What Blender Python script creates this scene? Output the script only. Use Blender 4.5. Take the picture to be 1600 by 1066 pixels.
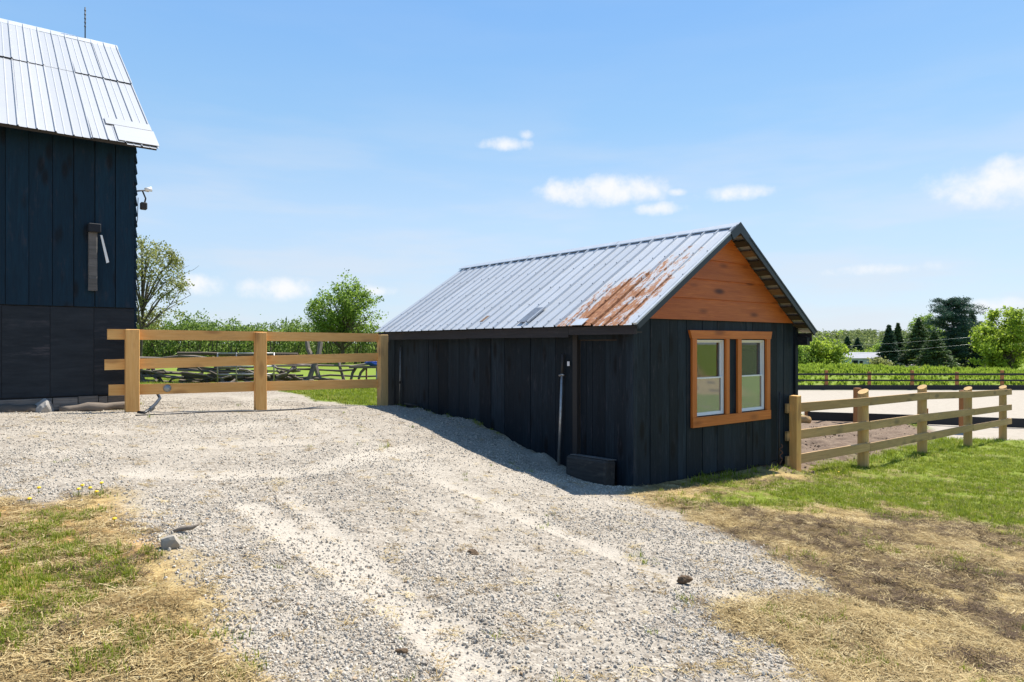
import bpy, bmesh, math, random
import numpy as np
from mathutils import Vector, Matrix

for o in list(bpy.data.objects): bpy.data.objects.remove(o)
sc = bpy.context.scene
col = sc.collection
RNG = np.random.default_rng(7)
random.seed(7)
R = math.radians

# ------------------------------------------------------------------ camera
F, CX, HY, CZ = 1066.7, 800.0, 537.0, 2.0       # focal length / principal column / horizon row in photo pixels, eye height
cam_d = bpy.data.cameras.new('camera'); cam = bpy.data.objects.new('camera', cam_d); col.objects.link(cam)
cam.location = (0, 0, CZ); cam.rotation_euler = (R(90), 0, 0)
cam_d.sensor_width = 36; cam_d.lens = 24; cam_d.shift_y = 4/1600
cam_d.clip_start = 0.05; cam_d.clip_end = 6000
sc.camera = cam
UX, UY = 0.789, 0.614                             # direction of the gable wall (u); v = (-UY, UX) runs along the shed
UA = math.atan2(UY, UX)
# ------------------------------------------------------------------ light
SUN_EL, SUN_AZ = R(58), UA + R(7)                  # azimuth from +X
sun_d = bpy.data.lights.new('sun', 'SUN'); sun = bpy.data.objects.new('sun', sun_d); col.objects.link(sun)
sun_d.energy = 5.0; sun_d.angle = R(0.53); sun_d.color = (1.0, 0.95, 0.87)
sv = Vector((math.cos(SUN_AZ)*math.cos(SUN_EL), math.sin(SUN_AZ)*math.cos(SUN_EL), math.sin(SUN_EL)))
sun.rotation_euler = sv.to_track_quat('Z', 'Y').to_euler(); sun.location = sv*60
w = bpy.data.worlds.new('World'); sc.world = w; w.use_nodes = True
SKY_STRENGTH = 0.085
def build_world():
    nt = w.node_tree; nt.nodes.clear(); N = nt.nodes.new; L = nt.links.new
    out = N('ShaderNodeOutputWorld'); bg = N('ShaderNodeBackground'); L(bg.outputs[0], out.inputs[0])
    bg.inputs[1].default_value = SKY_STRENGTH
    sky = N('ShaderNodeTexSky'); sky.sky_type = 'NISHITA'; sky.sun_disc = False
    sky.sun_elevation = SUN_EL; sky.sun_rotation = math.pi/2 - SUN_AZ
    sky.altitude = 300; sky.air_density = 1.0; sky.dust_density = .25; sky.ozone_density = 2.5
    tc = N('ShaderNodeTexCoord')
    def math_(op, a, b=None, c=None, clamp=False):
        m = N('ShaderNodeMath'); m.operation = op; m.use_clamp = clamp
        for i, x in enumerate((a, b, c)):
            if x is None: continue
            if isinstance(x, (int, float)): m.inputs[i].default_value = x
            else: L(x, m.inputs[i])
        return m.outputs[0]
    def dot(v):
        m = N('ShaderNodeVectorMath'); m.operation = 'DOT_PRODUCT'; L(tc.outputs['Generated'], m.inputs[0]); m.inputs[1].default_value = v
        return m.outputs['Value']
    def noise(scale, detail, rough, vec=None):
        n = N('ShaderNodeTexNoise'); n.inputs['Scale'].default_value = scale; n.inputs['Detail'].default_value = detail
        n.inputs['Roughness'].default_value = rough; L(vec or tc.outputs['Generated'], n.inputs['Vector']); return n.outputs['Fac']
    n1 = noise(26, 4, .62)
    acc = None
    puffs = [(945,298,92,22,1),(885,300,40,18,.9),(790,226,52,13,.55),(822,210,18,12,.4),(1150,302,56,14,.75),(1028,327,46,12,.75),(1585,286,95,30,1),
             (1056,300,22,9,.4),(440,452,75,20,.7),(300,445,60,22,.5),(1560,478,60,14,.6),(1390,420,120,16,.3),(590,455,40,14,.35)]
    dirs = []
    for x, y, wx, wy, s in puffs:
        dirs.append((Vector((x-CX, F, HY-y)).normalized(), wx/F, wy/F, s))
    rr = random.Random(3)
    for k in range(6):
        az = R(75+38*k+rr.uniform(-6, 6)); el = R(rr.uniform(8, 26))
        dirs.append((Vector((math.sin(az)*math.cos(el), math.cos(az)*math.cos(el), math.sin(el))), rr.uniform(.05, .1), rr.uniform(.014, .028), rr.uniform(.5, 1)))
    for d, wx, wy, s in dirs:
        rgt = Vector((d.y, -d.x, 0)).normalized(); up = rgt.cross(d).normalized()
        mp_ = N('ShaderNodeMapping'); mp_.vector_type = 'TEXTURE'; L(tc.outputs['Generated'], mp_.inputs['Vector'])
        mp_.inputs['Location'].default_value = d; mp_.inputs['Rotation'].default_value = Matrix((rgt, d, up)).transposed().to_euler(); mp_.inputs['Scale'].default_value = (wx, .4, wy)
        ln = N('ShaderNodeVectorMath'); ln.operation = 'LENGTH'; L(mp_.outputs[0], ln.inputs[0])
        q = math_('ADD', ln.outputs['Value'], (1-s)*.75)
        acc = q if acc is None else math_('MINIMUM', acc, q)
    mcl = math_('SUBTRACT', math_('ADD', math_('MULTIPLY', math_('SUBTRACT', n1, .5), 3.2), .72), math_('MULTIPLY', acc, acc))
    mr = N('ShaderNodeMapRange'); mr.interpolation_type = 'SMOOTHSTEP'; L(mcl, mr.inputs[0]); mr.inputs[1].default_value = -.75; mr.inputs[2].default_value = 1.15
    acc = mr.outputs[0]
    # thin stretched haze bands, stronger low in the sky
    mp = N('ShaderNodeMapping'); L(tc.outputs['Generated'], mp.inputs[0]); mp.inputs['Scale'].default_value = (1.6, 1.6, 9.0)
    nb = noise(2.2, 4, .55, mp.outputs[0])
    sep = N('ShaderNodeSeparateXYZ'); L(tc.outputs['Generated'], sep.inputs[0])
    # the sky texture blended with the even, pale-to-blue gradient the photograph shows
    gr = N('ShaderNodeValToRGB'); L(sep.outputs[2], gr.inputs[0]); e = gr.color_ramp.elements
    stops = [(0, (3.9, 4.7, 5.6)), (.17, (3.3, 4.55, 6.0)), (.30, (2.1, 3.8, 5.9)), (.43, (1.5, 3.2, 5.9)), (.7, (1.1, 2.5, 5.2)), (1, (.9, 2.2, 4.7))]
    while len(e) < len(stops): e.new(.5)
    for el_, (p, c) in zip(e, stops): el_.position = p; el_.color = c+(1,)
    mg = N('ShaderNodeMix'); mg.data_type = 'RGBA'; mg.inputs[0].default_value = .8; L(sky.outputs[0], mg.inputs[6]); L(gr.outputs[0], mg.inputs[7])
    low = N('ShaderNodeMapRange'); L(sep.outputs[2], low.inputs[0]); low.inputs[1].default_value = 0.0; low.inputs[2].default_value = .34; low.inputs[3].default_value = .7; low.inputs[4].default_value = 0.04
    nbm = N('ShaderNodeMapRange'); nbm.interpolation_type = 'SMOOTHSTEP'; L(nb, nbm.inputs[0]); nbm.inputs[1].default_value = .40; nbm.inputs[2].default_value = .70
    veil = math_('MULTIPLY', low.outputs[0], nbm.outputs[0])
    mx0 = N('ShaderNodeMix'); mx0.data_type = 'RGBA'; L(veil, mx0.inputs[0]); L(mg.outputs[2], mx0.inputs[6]); mx0.inputs[7].default_value = VEIL
    mx = N('ShaderNodeMix'); mx.data_type = 'RGBA'; L(acc, mx.inputs[0]); L(mx0.outputs[2], mx.inputs[6]); mx.inputs[7].default_value = CLOUD
    L(mx.outputs[2], bg.inputs[0])
VEIL = (4.7, 5.0, 5.5, 1); CLOUD = (5.9, 6.0, 6.15, 1)
build_world()
vs = sc.view_settings; vs.view_transform = 'Standard'; vs.look = 'None'; vs.exposure = 0.95; vs.gamma = 1; vs.use_curve_mapping = False

# ------------------------------------------------------------------ material helpers
class NT:
    def __init__(s, name, rough=.8):
        s.m = bpy.data.materials.new(name); s.m.use_nodes = True; s.t = s.m.node_tree
        s.b = s.t.nodes['Principled BSDF']; s.b.inputs['Roughness'].default_value = rough
        s.b.inputs['Specular IOR Level'].default_value = .3
        s.tc = s.N('ShaderNodeTexCoord')
    def N(s, t): return s.t.nodes.new(t)
    def L(s, a, b): s.t.links.new(a, b)
    def set(s, sock, v):
        if v is None: return
        if isinstance(v, (int, float)): sock.default_value = v
        elif isinstance(v, (tuple, list)): sock.default_value = tuple(v) + ((1,) if len(v) == 3 and sock.type == 'RGBA' else ())
        else: s.L(v, sock)
    def vec(s, scale=(1,1,1), space='Object', rnd=True, rot=None):
        mp = s.N('ShaderNodeMapping'); mp.inputs['Scale'].default_value = scale
        if rot: mp.inputs['Rotation'].default_value = rot
        src = s.tc.outputs[space]
        if rnd:
            oi = s.N('ShaderNodeObjectInfo'); a = s.N('ShaderNodeVectorMath'); a.operation = 'ADD'
            m = s.N('ShaderNodeMath'); m.operation = 'MULTIPLY'; s.L(oi.outputs['Random'], m.inputs[0]); m.inputs[1].default_value = 37.0
            s.L(src, a.inputs[0]); s.L(m.outputs[0], a.inputs[1]); src = a.outputs[0]
        s.L(src, mp.inputs[0]); return mp.outputs[0]
    def noise(s, vec, scale=1, detail=4, rough=.55, dist=0):
        n = s.N('ShaderNodeTexNoise'); s.L(vec, n.inputs['Vector'])
        n.inputs['Scale'].default_value = scale; n.inputs['Detail'].default_value = detail; n.inputs['Roughness'].default_value = rough; n.inputs['Distortion'].default_value = dist
        return n.outputs['Fac']
    def vor(s, vec, scale=1, feature='F1', out='Distance', rand=1):
        n = s.N('ShaderNodeTexVoronoi'); n.feature = feature; s.L(vec, n.inputs['Vector']); n.inputs['Scale'].default_value = scale; n.inputs['Randomness'].default_value = rand
        return n.outputs[out]
    def mr(s, v, a, b, c=0, d=1, smooth=False):
        n = s.N('ShaderNodeMapRange'); s.set(n.inputs[0], v)
        if smooth: n.interpolation_type = 'SMOOTHSTEP'
        for i, x in enumerate((a, b, c, d)): s.set(n.inputs[i+1], x)
        return n.outputs[0]
    def ramp(s, v, stops):
        n = s.N('ShaderNodeValToRGB'); s.L(v, n.inputs[0]); e = n.color_ramp.elements
        while len(e) < len(stops): e.new(.5)
        for el, (p, c) in zip(e, stops): el.position = p; el.color = tuple(c)+(1,)
        return n.outputs[0]
    def mix(s, f, a, b, mode='MIX'):
        n = s.N('ShaderNodeMix'); n.data_type = 'RGBA'; n.blend_type = mode; n.clamp_factor = True
        s.set(n.inputs[0], f); s.set(n.inputs[6], a); s.set(n.inputs[7], b); return n.outputs[2]
    def m_(s, op, a, b=None, clamp=False):
        n = s.N('ShaderNodeMath'); n.operation = op; n.use_clamp = clamp; s.set(n.inputs[0], a); s.set(n.inputs[1], b); return n.outputs[0]
    def rnd(s): return s.N('ShaderNodeObjectInfo').outputs['Random']
    def attr(s, name, typ='GEOMETRY'):
        n = s.N('ShaderNodeAttribute'); n.attribute_name = name; n.attribute_type = typ; return n
    def bump(s, h, strength=.3, dist=.01, prev=None):
        n = s.N('ShaderNodeBump'); n.inputs['Strength'].default_value = strength; n.inputs['Distance'].default_value = dist; s.L(h, n.inputs['Height'])
        if prev: s.L(prev, n.inputs['Normal'])
        return n.outputs[0]
    def done(s, c=None, nrm=None, rough=None):
        s.set(s.b.inputs['Base Color'], c); s.set(s.b.inputs['Roughness'], rough)
        if nrm: s.L(nrm, s.b.inputs['Normal'])
        return s.m

def wood(name, dark, light, axis='z', rough=.75, knots=.0, var=.35, knotcol=None, worn=None, wornamt=0, sheen=.3):
    t = NT(name, rough); t.b.inputs['Specular IOR Level'].default_value = sheen
    k = {'x': (1.2, 22, 22), 'y': (22, 1.2, 22), 'z': (22, 22, 1.2)}[axis]
    v = t.vec(k); g = t.noise(v, 1.6, 6, .6, 1.2)
    c = t.mix(t.mr(g, .3, .72), dark, light)
    k2 = {'x': (.5, 3, 3), 'y': (3, .5, 3), 'z': (3, 3, .5)}[axis]
    b = t.noise(t.vec(k2), 1.0, 3)
    c = t.mix(t.mr(b, .3, .75, 0, .6), c, tuple(x*.62 for x in dark))
    c = t.mix(t.m_('MULTIPLY', t.rnd(), var), c, tuple(x*.55 for x in dark))
    if knots:
        kk = {'x': (1.5, 4.4, 4.4), 'y': (4.4, 1.5, 4.4), 'z': (4.4, 4.4, 1.5)}[axis]
        kv = t.vor(t.vec(kk), .9)
        c = t.mix(t.mr(kv, .10, .30, knots, 0, True), c, knotcol or tuple(x*.3 for x in dark))
    if worn:
        wn = t.noise(t.vec({'x': (2, 9, 9), 'y': (9, 2, 9), 'z': (9, 9, 2)}[axis]), 1.3, 8, .72)
        c = t.mix(t.mr(wn, .56, .76, 0, wornamt), c, worn)
        sc_ = t.noise(t.vec({'x': (6, 40, 40), 'y': (40, 6, 40), 'z': (40, 40, 6)}[axis]), 1.0, 5, .75)
        c = t.mix(t.mr(sc_, .74, .80, 0, wornamt*.7), c, tuple(min(1, x*3.2) for x in worn))
    return t.done(c, t.bump(g, .35, .006))
M = {}
M['navy'] = wood('navy_stain', (.006, .012, .019), (.030, .048, .064), 'z', .62, knots=.95, var=.85, knotcol=(.003, .004, .006), worn=(.052, .047, .055), wornamt=.75, sheen=.18)
M['navy_barn'] = wood('barn_blue_black_stain', (.003, .017, .034), (.006, .036, .064), 'z', .62, knots=.8, knotcol=(.003, .005, .008), worn=(.055, .045, .05), wornamt=.5, sheen=.18)
M['navy_x'] = wood('navy_stain_lengthwise', (.010, .013, .019), (.020, .024, .031), 'x', .65, worn=(.09, .08, .075), wornamt=.5)
M['navy_y'] = wood('navy_stain_along', (.026, .023, .025), (.055, .049, .051), 'y', .65, worn=(.09, .08, .075), wornamt=.5)
M['orange'] = wood('orange_stained_pine', (.44, .105, .02), (.70, .21, .042), 'x', .5, knots=.95, knotcol=(.06, .014, .006), var=.3)
M['trim_x'] = wood('orange_trim_lengthwise', (.52, .135, .022), (.72, .235, .05), 'x', .5, knots=.6, knotcol=(.12, .03, .01), var=.15)
M['trim_z'] = wood('orange_trim_upright', (.52, .135, .022), (.72, .235, .05), 'z', .5, var=.15)
M['cedar_x'] = wood('new_cedar_lengthwise', (.74, .37, .105), (.90, .54, .20), 'x', .7, knots=.5, knotcol=(.2, .08, .03), var=.2, worn=(.3,.17,.08), wornamt=.4)
M['cedar_z'] = wood('new_cedar_upright', (.74, .37, .105), (.90, .54, .20), 'z', .7, knots=.45, knotcol=(.2, .08, .03), var=.2, worn=(.3,.15,.07), wornamt=.4)
M['rail_x'] = wood('weathered_fence_board', (.47, .285, .115), (.70, .45, .205), 'x', .8, knots=.6, knotcol=(.13, .09, .05), var=.4, worn=(.20, .165, .125), wornamt=.85)
M['rail_z'] = wood('weathered_fence_post', (.52, .32, .12), (.76, .49, .21), 'z', .8, knots=.6, knotcol=(.16, .09, .05), var=.4, worn=(.28, .22, .15), wornamt=.6)
M['grey_log'] = wood('weathered_grey_log', (.16, .125, .098), (.38, .325, .265), 'x', .9, var=.9, worn=(.1, .08, .07), wornamt=.7)
M['brown_y'] = wood('raw_brown_strapping', (.16, .085, .045), (.42, .28, .17), 'y', .8, var=.8)
M['block'] = wood('dark_weathered_block', (.035, .03, .027), (.09, .08, .07), 'y', .9, var=.2, worn=(.16, .13, .10), wornamt=.8)
M['sill'] = wood('grey_weathered_sill', (.10, .095, .09), (.30, .28, .26), 'x', .9, var=.6, worn=(.03, .03, .035), wornamt=.8)
M['arena_z'] = wood('arena_brown_post', (.38, .15, .05), (.55, .26, .10), 'z', .8)
M['dark_interior'] = NT('dark_interior_board', .9).done((.06, .045, .035))
M['bark'] = wood('tree_bark', (.07, .055, .042), (.17, .14, .11), 'z', .95)
M['iron'] = NT('dark_iron', .55).done((.03, .027, .026)); 
def plain(name, c, rough=.6, metal=0, spec=.4, ns=6, amt=.35, c2=None):
    t = NT(name, rough); t.b.inputs['Metallic'].default_value = metal; t.b.inputs['Specular IOR Level'].default_value = spec
    n = t.noise(t.vec((1,1,1)), ns, 6, .65)
    return t.done(t.mix(t.mr(n, .35, .75, 0, amt), c, c2 or tuple(x*.5 for x in c)), t.bump(n, .1, .004))
M['black_pvc'] = plain('black_plastic', (.016, .016, .018), .45)
M['black_board'] = plain('black_arena_board', (.012, .013, .015), .6, ns=3)
M['white_vinyl'] = plain('white_vinyl', (.78, .79, .79), .35, ns=4, amt=.2, c2=(.5,.5,.48))
M['white_paint'] = plain('white_paint', (.78, .77, .74), .5)
M['galv'] = plain('galvanised_pipe', (.42, .42, .41), .42, metal=.8, ns=14, amt=.6, c2=(.2, .13, .09))
M['stone'] = plain('grey_fieldstone', (.36, .345, .32), .92, ns=7, amt=.8, c2=(.18, .165, .15))
M['lime'] = plain('pale_limestone', (.33, .295, .245), .92, ns=9, amt=.6, c2=(.20, .175, .145))
M['rust_rope'] = plain('rusty_rope', (.16, .075, .045), .9, ns=30)
M['blue_tarp'] = plain('blue_tarp', (.03, .10, .45), .5)
M['house_wall'] = plain('pale_blue_siding', (.62, .67, .73), .7, ns=1)
M['house_roof'] = plain('grey_shingle', (.33, .33, .35), .9, ns=2)
M['win_dark'] = plain('dark_window_glass', (.02, .03, .04), .1, spec=.6, ns=1)
M['pole_wood'] = wood('utility_pole_wood', (.12, .10, .085), (.24, .21, .18), 'z', .9)
M['petal'] = plain('yellow_petals', (.80, .52, .02), .6)
M['disc'] = plain('grey_steel_disc', (.34, .36, .35), .5, metal=.5)
M['paper'] = plain('white_paper', (.75, .72, .72), .6)
M['soil'] = plain('brown_soil_clod', (.17, .12, .082), 1, ns=30, amt=.7, c2=(.10, .07, .046))
M['manure'] = plain('brown_clod', (.13, .085, .05), 1, ns=40, amt=.7)

def metal_roof(name, rusty, base=(.56, .575, .59)):
    t = NT(name, .42); t.b.inputs['Metallic'].default_value = .2; t.b.inputs['Specular IOR Level'].default_value = .5
    v = t.vec((1.2, 1.2, 1.2), rnd=True); n = t.noise(v, 2.5, 6, .65); st = t.noise(t.vec((1.5, 22, 1.5)), 1, 4)
    c = t.mix(t.mr(n, .3, .75), base, tuple(x*.83 for x in base))
    c = t.mix(t.mr(st, .5, .8, 0, .35), c, (.36, .375, .39))
    c = t.mix(t.m_('MULTIPLY', t.rnd(), .3), c, (.32, .335, .35))
    rough = t.mr(n, .2, .8, .36, .52)
    if rusty:
        at = t.attr('rust').outputs['Fac']
        rn = t.noise(t.vec((2.2, 7, 2.2), rnd=False), 1.6, 9, .7); rf = t.noise(t.vec((9, 26, 9), rnd=False), 1.6, 6, .7)
        lv = t.m_('ADD', at, t.m_('ADD', t.m_('MULTIPLY', t.m_('SUBTRACT', rn, .5), 1.9), t.m_('MULTIPLY', t.m_('SUBTRACT', rf, .5), 1.0)))
        f = t.mr(lv, .44, .62, 0, 1)
        rc = t.ramp(t.noise(t.vec((6, 16, 6), rnd=False), 2.2, 8, .72), [(.3, (.09, .028, .01)), (.46, (.24, .085, .028)), (.6, (.36, .16, .065)), (.74, (.50, .38, .26))])
        c = t.mix(f, c, rc); rough = t.mix(f, rough, (.9, .9, .9)); 
        t.set(t.b.inputs['Metallic'], t.m_('SUBTRACT', .2, t.m_('MULTIPLY', f, .2)))
        pw = t.mr(t.m_('ADD', at, t.m_('MULTIPLY', t.m_('SUBTRACT', rn, .5), 3)), .1, .8, 0, .35)
        c = t.mix(t.m_('MULTIPLY', pw, t.m_('SUBTRACT', 1, f)), c, (.62, .60, .55))
    return t.done(c, t.bump(n, .08, .01), rough)
M['roof'] = metal_roof('galvanised_roof_steel', False)
M['roof_rust'] = metal_roof('rusting_roof_steel', True)
M['barn_roof'] = metal_roof('old_barn_roof_steel', False, (.50, .50, .50))
M['ridge'] = plain('ridge_cap_steel', (.60, .62, .63), .4, metal=.25, ns=5)
M['dark_metal'] = plain('dark_painted_flashing', (.022, .035, .045), .45, ns=5)

def tarpaper():
    t = NT('black_tar_board', .8)
    a = t.noise(t.vec((1.2, 1.2, 7)), 1.4, 8, .7); b = t.noise(t.vec((1, 1, 1)), 1.2, 4)
    c = t.mix(t.mr(a, .35, .7), (.010, .014, .019), (.024, .030, .037))
    c = t.mix(t.m_('MULTIPLY', t.mr(a, .5, .68), t.mr(b, .5, .7)), c, (.085, .068, .072))
    return t.done(c, t.bump(a, .2, .006))
M['tar'] = tarpaper()
def glass(name, haze, hazecol, refl=1.0):
    m = bpy.data.materials.new(name); m.use_nodes = True; t = m.node_tree; t.nodes.clear()
    o = t.nodes.new('ShaderNodeOutputMaterial'); tr = t.nodes.new('ShaderNodeBsdfTransparent'); tr.inputs[0].default_value = (.86, .9, .88, 1)
    gl = t.nodes.new('ShaderNodeBsdfGlossy'); gl.inputs['Roughness'].default_value = .015; fr = t.nodes.new('ShaderNodeFresnel'); fr.inputs[0].default_value = 1.9
    mu = t.nodes.new('ShaderNodeMath'); mu.operation = 'MULTIPLY'; mu.use_clamp = True; mu.inputs[1].default_value = refl; t.links.new(fr.outputs[0], mu.inputs[0])
    df = t.nodes.new('ShaderNodeBsdfDiffuse'); df.inputs[0].default_value = hazecol + (1,)
    m1 = t.nodes.new('ShaderNodeMixShader'); m1.inputs[0].default_value = haze; t.links.new(tr.outputs[0], m1.inputs[1]); t.links.new(df.outputs[0], m1.inputs[2])
    m2 = t.nodes.new('ShaderNodeMixShader'); t.links.new(mu.outputs[0], m2.inputs[0]); t.links.new(m1.outputs[0], m2.inputs[1]); t.links.new(gl.outputs[0], m2.inputs[2])
    t.links.new(m2.outputs[0], o.inputs[0]); return m
M['glass'] = glass('window_glass', .03, (.5, .5, .48), 1.6)
M['glass_pale_refl'] = glass('pale_reflection_glass', .38, (.55, .58, .56), 2.2)  # pale diffuse mixed into the pane stands for reflected sky
M['screen'] = glass('insect_screen_glass', .55, (.10, .10, .11), .4)

def foliage(name, a, b, c_, trans=.35):
    t = NT(name, .55); t.b.inputs['Specular IOR Level'].default_value = .25
    rv = t.attr('leafrand').outputs['Fac']
    c = t.ramp(rv, [(0, a), (.5, b), (1, c_)])
    t.set(t.b.inputs['Base Color'], c)
    tl = t.N('ShaderNodeBsdfTranslucent'); t.L(c, tl.inputs[0]); mx = t.N('ShaderNodeMixShader'); mx.inputs[0].default_value = trans
    t.L(t.b.outputs[0], mx.inputs[1]); t.L(tl.outputs[0], mx.inputs[2]); t.L(mx.outputs[0], t.t.nodes['Material Output'].inputs[0]); return t.m
M['leaf_green'] = foliage('fresh_green_leaves', (.10, .17, .025), (.19, .29, .045), (.30, .41, .08), .6)
M['leaf_yellow'] = foliage('yellow_green_leaves', (.17, .24, .025), (.28, .38, .04), (.40, .48, .07), .5)
M['leaf_sparse'] = foliage('thin_olive_leaves', (.15, .17, .05), (.24, .26, .08), (.34, .34, .14), .5)
M['leaf_hedge'] = foliage('hedge_leaves', (.08, .13, .025), (.15, .23, .04), (.25, .33, .075), .45)
M['needle'] = foliage('dark_spruce_needles', (.02, .045, .026), (.036, .075, .04), (.06, .11, .05), .25)
M['needle_pine'] = foliage('blue_green_pine_needles', (.022, .055, .04), (.042, .09, .062), (.07, .13, .085), .25)
M['needle_cedar'] = foliage('olive_cedar_needles', (.045, .075, .025), (.075, .12, .036), (.12, .17, .055), .3)
M['far_leaf'] = foliage('far_wood_leaves', (.11, .14, .05), (.18, .22, .075), (.27, .30, .11), .4)
M['dry_brush'] = foliage('grey_dry_brush', (.16, .13, .12), (.25, .21, .2), (.34, .30, .28), .2)

def scatter_mat(name, stops, rough=.8, trans=0, vnoise=True):
    t = NT(name, rough); t.b.inputs['Specular IOR Level'].default_value = .25
    c = t.ramp(t.rnd(), stops)
    t.set(t.b.inputs['Base Color'], c)
    if trans:
        tl = t.N('ShaderNodeBsdfTranslucent'); t.L(c, tl.inputs[0]); mx = t.N('ShaderNodeMixShader'); mx.inputs[0].default_value = trans
        t.L(t.b.outputs[0], mx.inputs[1]); t.L(tl.outputs[0], mx.inputs[2]); t.L(mx.outputs[0], t.t.nodes['Material Output'].inputs[0])
    return t.m
M['pebble'] = scatter_mat('crushed_limestone', [(0, (.20, .17, .14)), (.12, (.32, .285, .235)), (.5, (.43, .385, .32)), (.92, (.50, .45, .375)), (1, (.36, .25, .15))], .9)
M['blade'] = scatter_mat('grass_blades', [(0, (.12, .165, .012)), (.5, (.20, .255, .018)), (.85, (.28, .33, .03)), (1, (.40, .37, .11))], .55, .45)
M['straw'] = scatter_mat('dry_straw', [(0, (.15, .10, .04)), (.3, (.30, .21, .088)), (.7, (.46, .35, .165)), (1, (.58, .47, .26))], .8, .2)

# ------------------------------------------------------------------ mesh helpers
def link(o, parent=None):
    col.objects.link(o)
    if parent: o.parent = parent
    return o
def mesh_obj(name, verts, faces, mat, parent=None, smooth=False):
    me = bpy.data.meshes.new(name); me.from_pydata([tuple(map(float, v)) for v in verts], [], faces); me.update()
    if mat: me.materials.append(mat)
    if smooth: me.polygons.foreach_set('use_smooth', [True]*len(me.polygons))
    return link(bpy.data.objects.new(name, me), parent)
def tag(o, label=None, cat=None, group=None, kind=None):
    if label: o['label'] = label
    if cat: o['category'] = cat
    if group: o['group'] = group
    if kind: o['kind'] = kind
    return o
def thing(name, label, cat, loc=(0,0,0), rz=0, group=None):
    o = bpy.data.objects.new(name, None); link(o); o.location = loc; o.rotation_euler = (0, 0, rz); o.empty_display_size = .2
    return tag(o, label, cat, group)
BOXF = [(0,1,3,2),(4,6,7,5),(0,4,5,1),(2,3,7,6),(0,2,6,4),(1,5,7,3)]
def boxv(x0,x1,y0,y1,z0,z1): return [(x,y,z) for x in (x0,x1) for y in (y0,y1) for z in (z0,z1)]
def box(name, x0,x1,y0,y1,z0,z1, mat, parent=None, bevel=0):
    if bevel:
        bm = bmesh.new(); vs_ = [bm.verts.new(v) for v in boxv(x0,x1,y0,y1,z0,z1)]
        for f in BOXF: bm.faces.new([vs_[i] for i in f])
        bmesh.ops.recalc_face_normals(bm, faces=bm.faces)
        bmesh.ops.bevel(bm, geom=list(bm.edges), offset=bevel, segments=1, affect='EDGES')
        me = bpy.data.meshes.new(name); bm.to_mesh(me); bm.free(); me.materials.append(mat)
        return link(bpy.data.objects.new(name, me), parent)
    return mesh_obj(name, boxv(x0,x1,y0,y1,z0,z1), BOXF, mat, parent)
def prism(name, pts, axis, a, b, mat, parent=None):
    """polygon pts (2d) extruded along axis between a and b"""
    def P(p, t): return {'x': (t, p[0], p[1]), 'y': (p[0], t, p[1]), 'z': (p[0], p[1], t)}[axis]
    n = len(pts); v = [P(p, a) for p in pts] + [P(p, b) for p in pts]
    f = [tuple(range(n))[::-1], tuple(range(n, 2*n))] + [(i, (i+1) % n, n+(i+1) % n, n+i) for i in range(n)]
    o = mesh_obj(name, v, f, mat, parent); bm = bmesh.new(); bm.from_mesh(o.data); bmesh.ops.recalc_face_normals(bm, faces=bm.faces); bm.to_mesh(o.data); bm.free(); return o
def tube_geo(path, radii, sides=8, cap=True):
    V, Fc = [], []; path = [Vector(p) for p in path]; n = len(path); prev = None
    for i, p in enumerate(path):
        d = (path[min(i+1, n-1)] - path[max(i-1, 0)]).normalized()
        a = prev if prev is not None else (Vector((0,0,1)) if abs(d.z) < .9 else Vector((1,0,0)))
        x = (a - d*a.dot(d)).normalized(); y = d.cross(x); prev = x
        r = radii[i] if hasattr(radii, '__len__') else radii
        for k in range(sides):
            t = 2*math.pi*k/sides; V.append(p + (x*math.cos(t) + y*math.sin(t))*r)
    for i in range(n-1):
        for k in range(sides):
            k2 = (k+1) % sides; Fc.append((i*sides+k, i*sides+k2, (i+1)*sides+k2, (i+1)*sides+k))
    if cap: Fc += [tuple(range(sides))[::-1], tuple(range((n-1)*sides, n*sides))]
    return V, Fc
def tube(name, path, radii, mat, parent=None, sides=8):
    V, Fc = tube_geo(path, radii, sides); return mesh_obj(name, V, Fc, mat, parent, True)
def merge(geos):
    V, Fc = [], []
    for v, f in geos:
        b = len(V); V += list(v); Fc += [tuple(i+b for i in q) for q in f]
    return V, Fc
def rock_geo(sx, sy, sz, seed, sub=2, rough=.22):
    bm = bmesh.new(); bmesh.ops.create_icosphere(bm, subdivisions=sub, radius=1); r = random.Random(seed)
    ph = [Vector((r.uniform(-1,1), r.uniform(-1,1), r.uniform(-1,1))).normalized() for _ in range(9)]; cut = [r.uniform(.5,.85) for _ in ph]
    for v in bm.verts:
        p = v.co.copy()
        for d, c in zip(ph, cut):
            e = p.dot(d) - c
            if e > 0: p -= d*e*.85
        p *= 1 + (r.random()-.5)*rough*.35
        v.co = Vector((p.x*sx, p.y*sy, p.z*sz))
    V = [v.co.copy() for v in bm.verts]; Fc = [tuple(v.index for v in f.verts) for f in bm.faces]; bm.free(); return V, Fc

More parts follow.
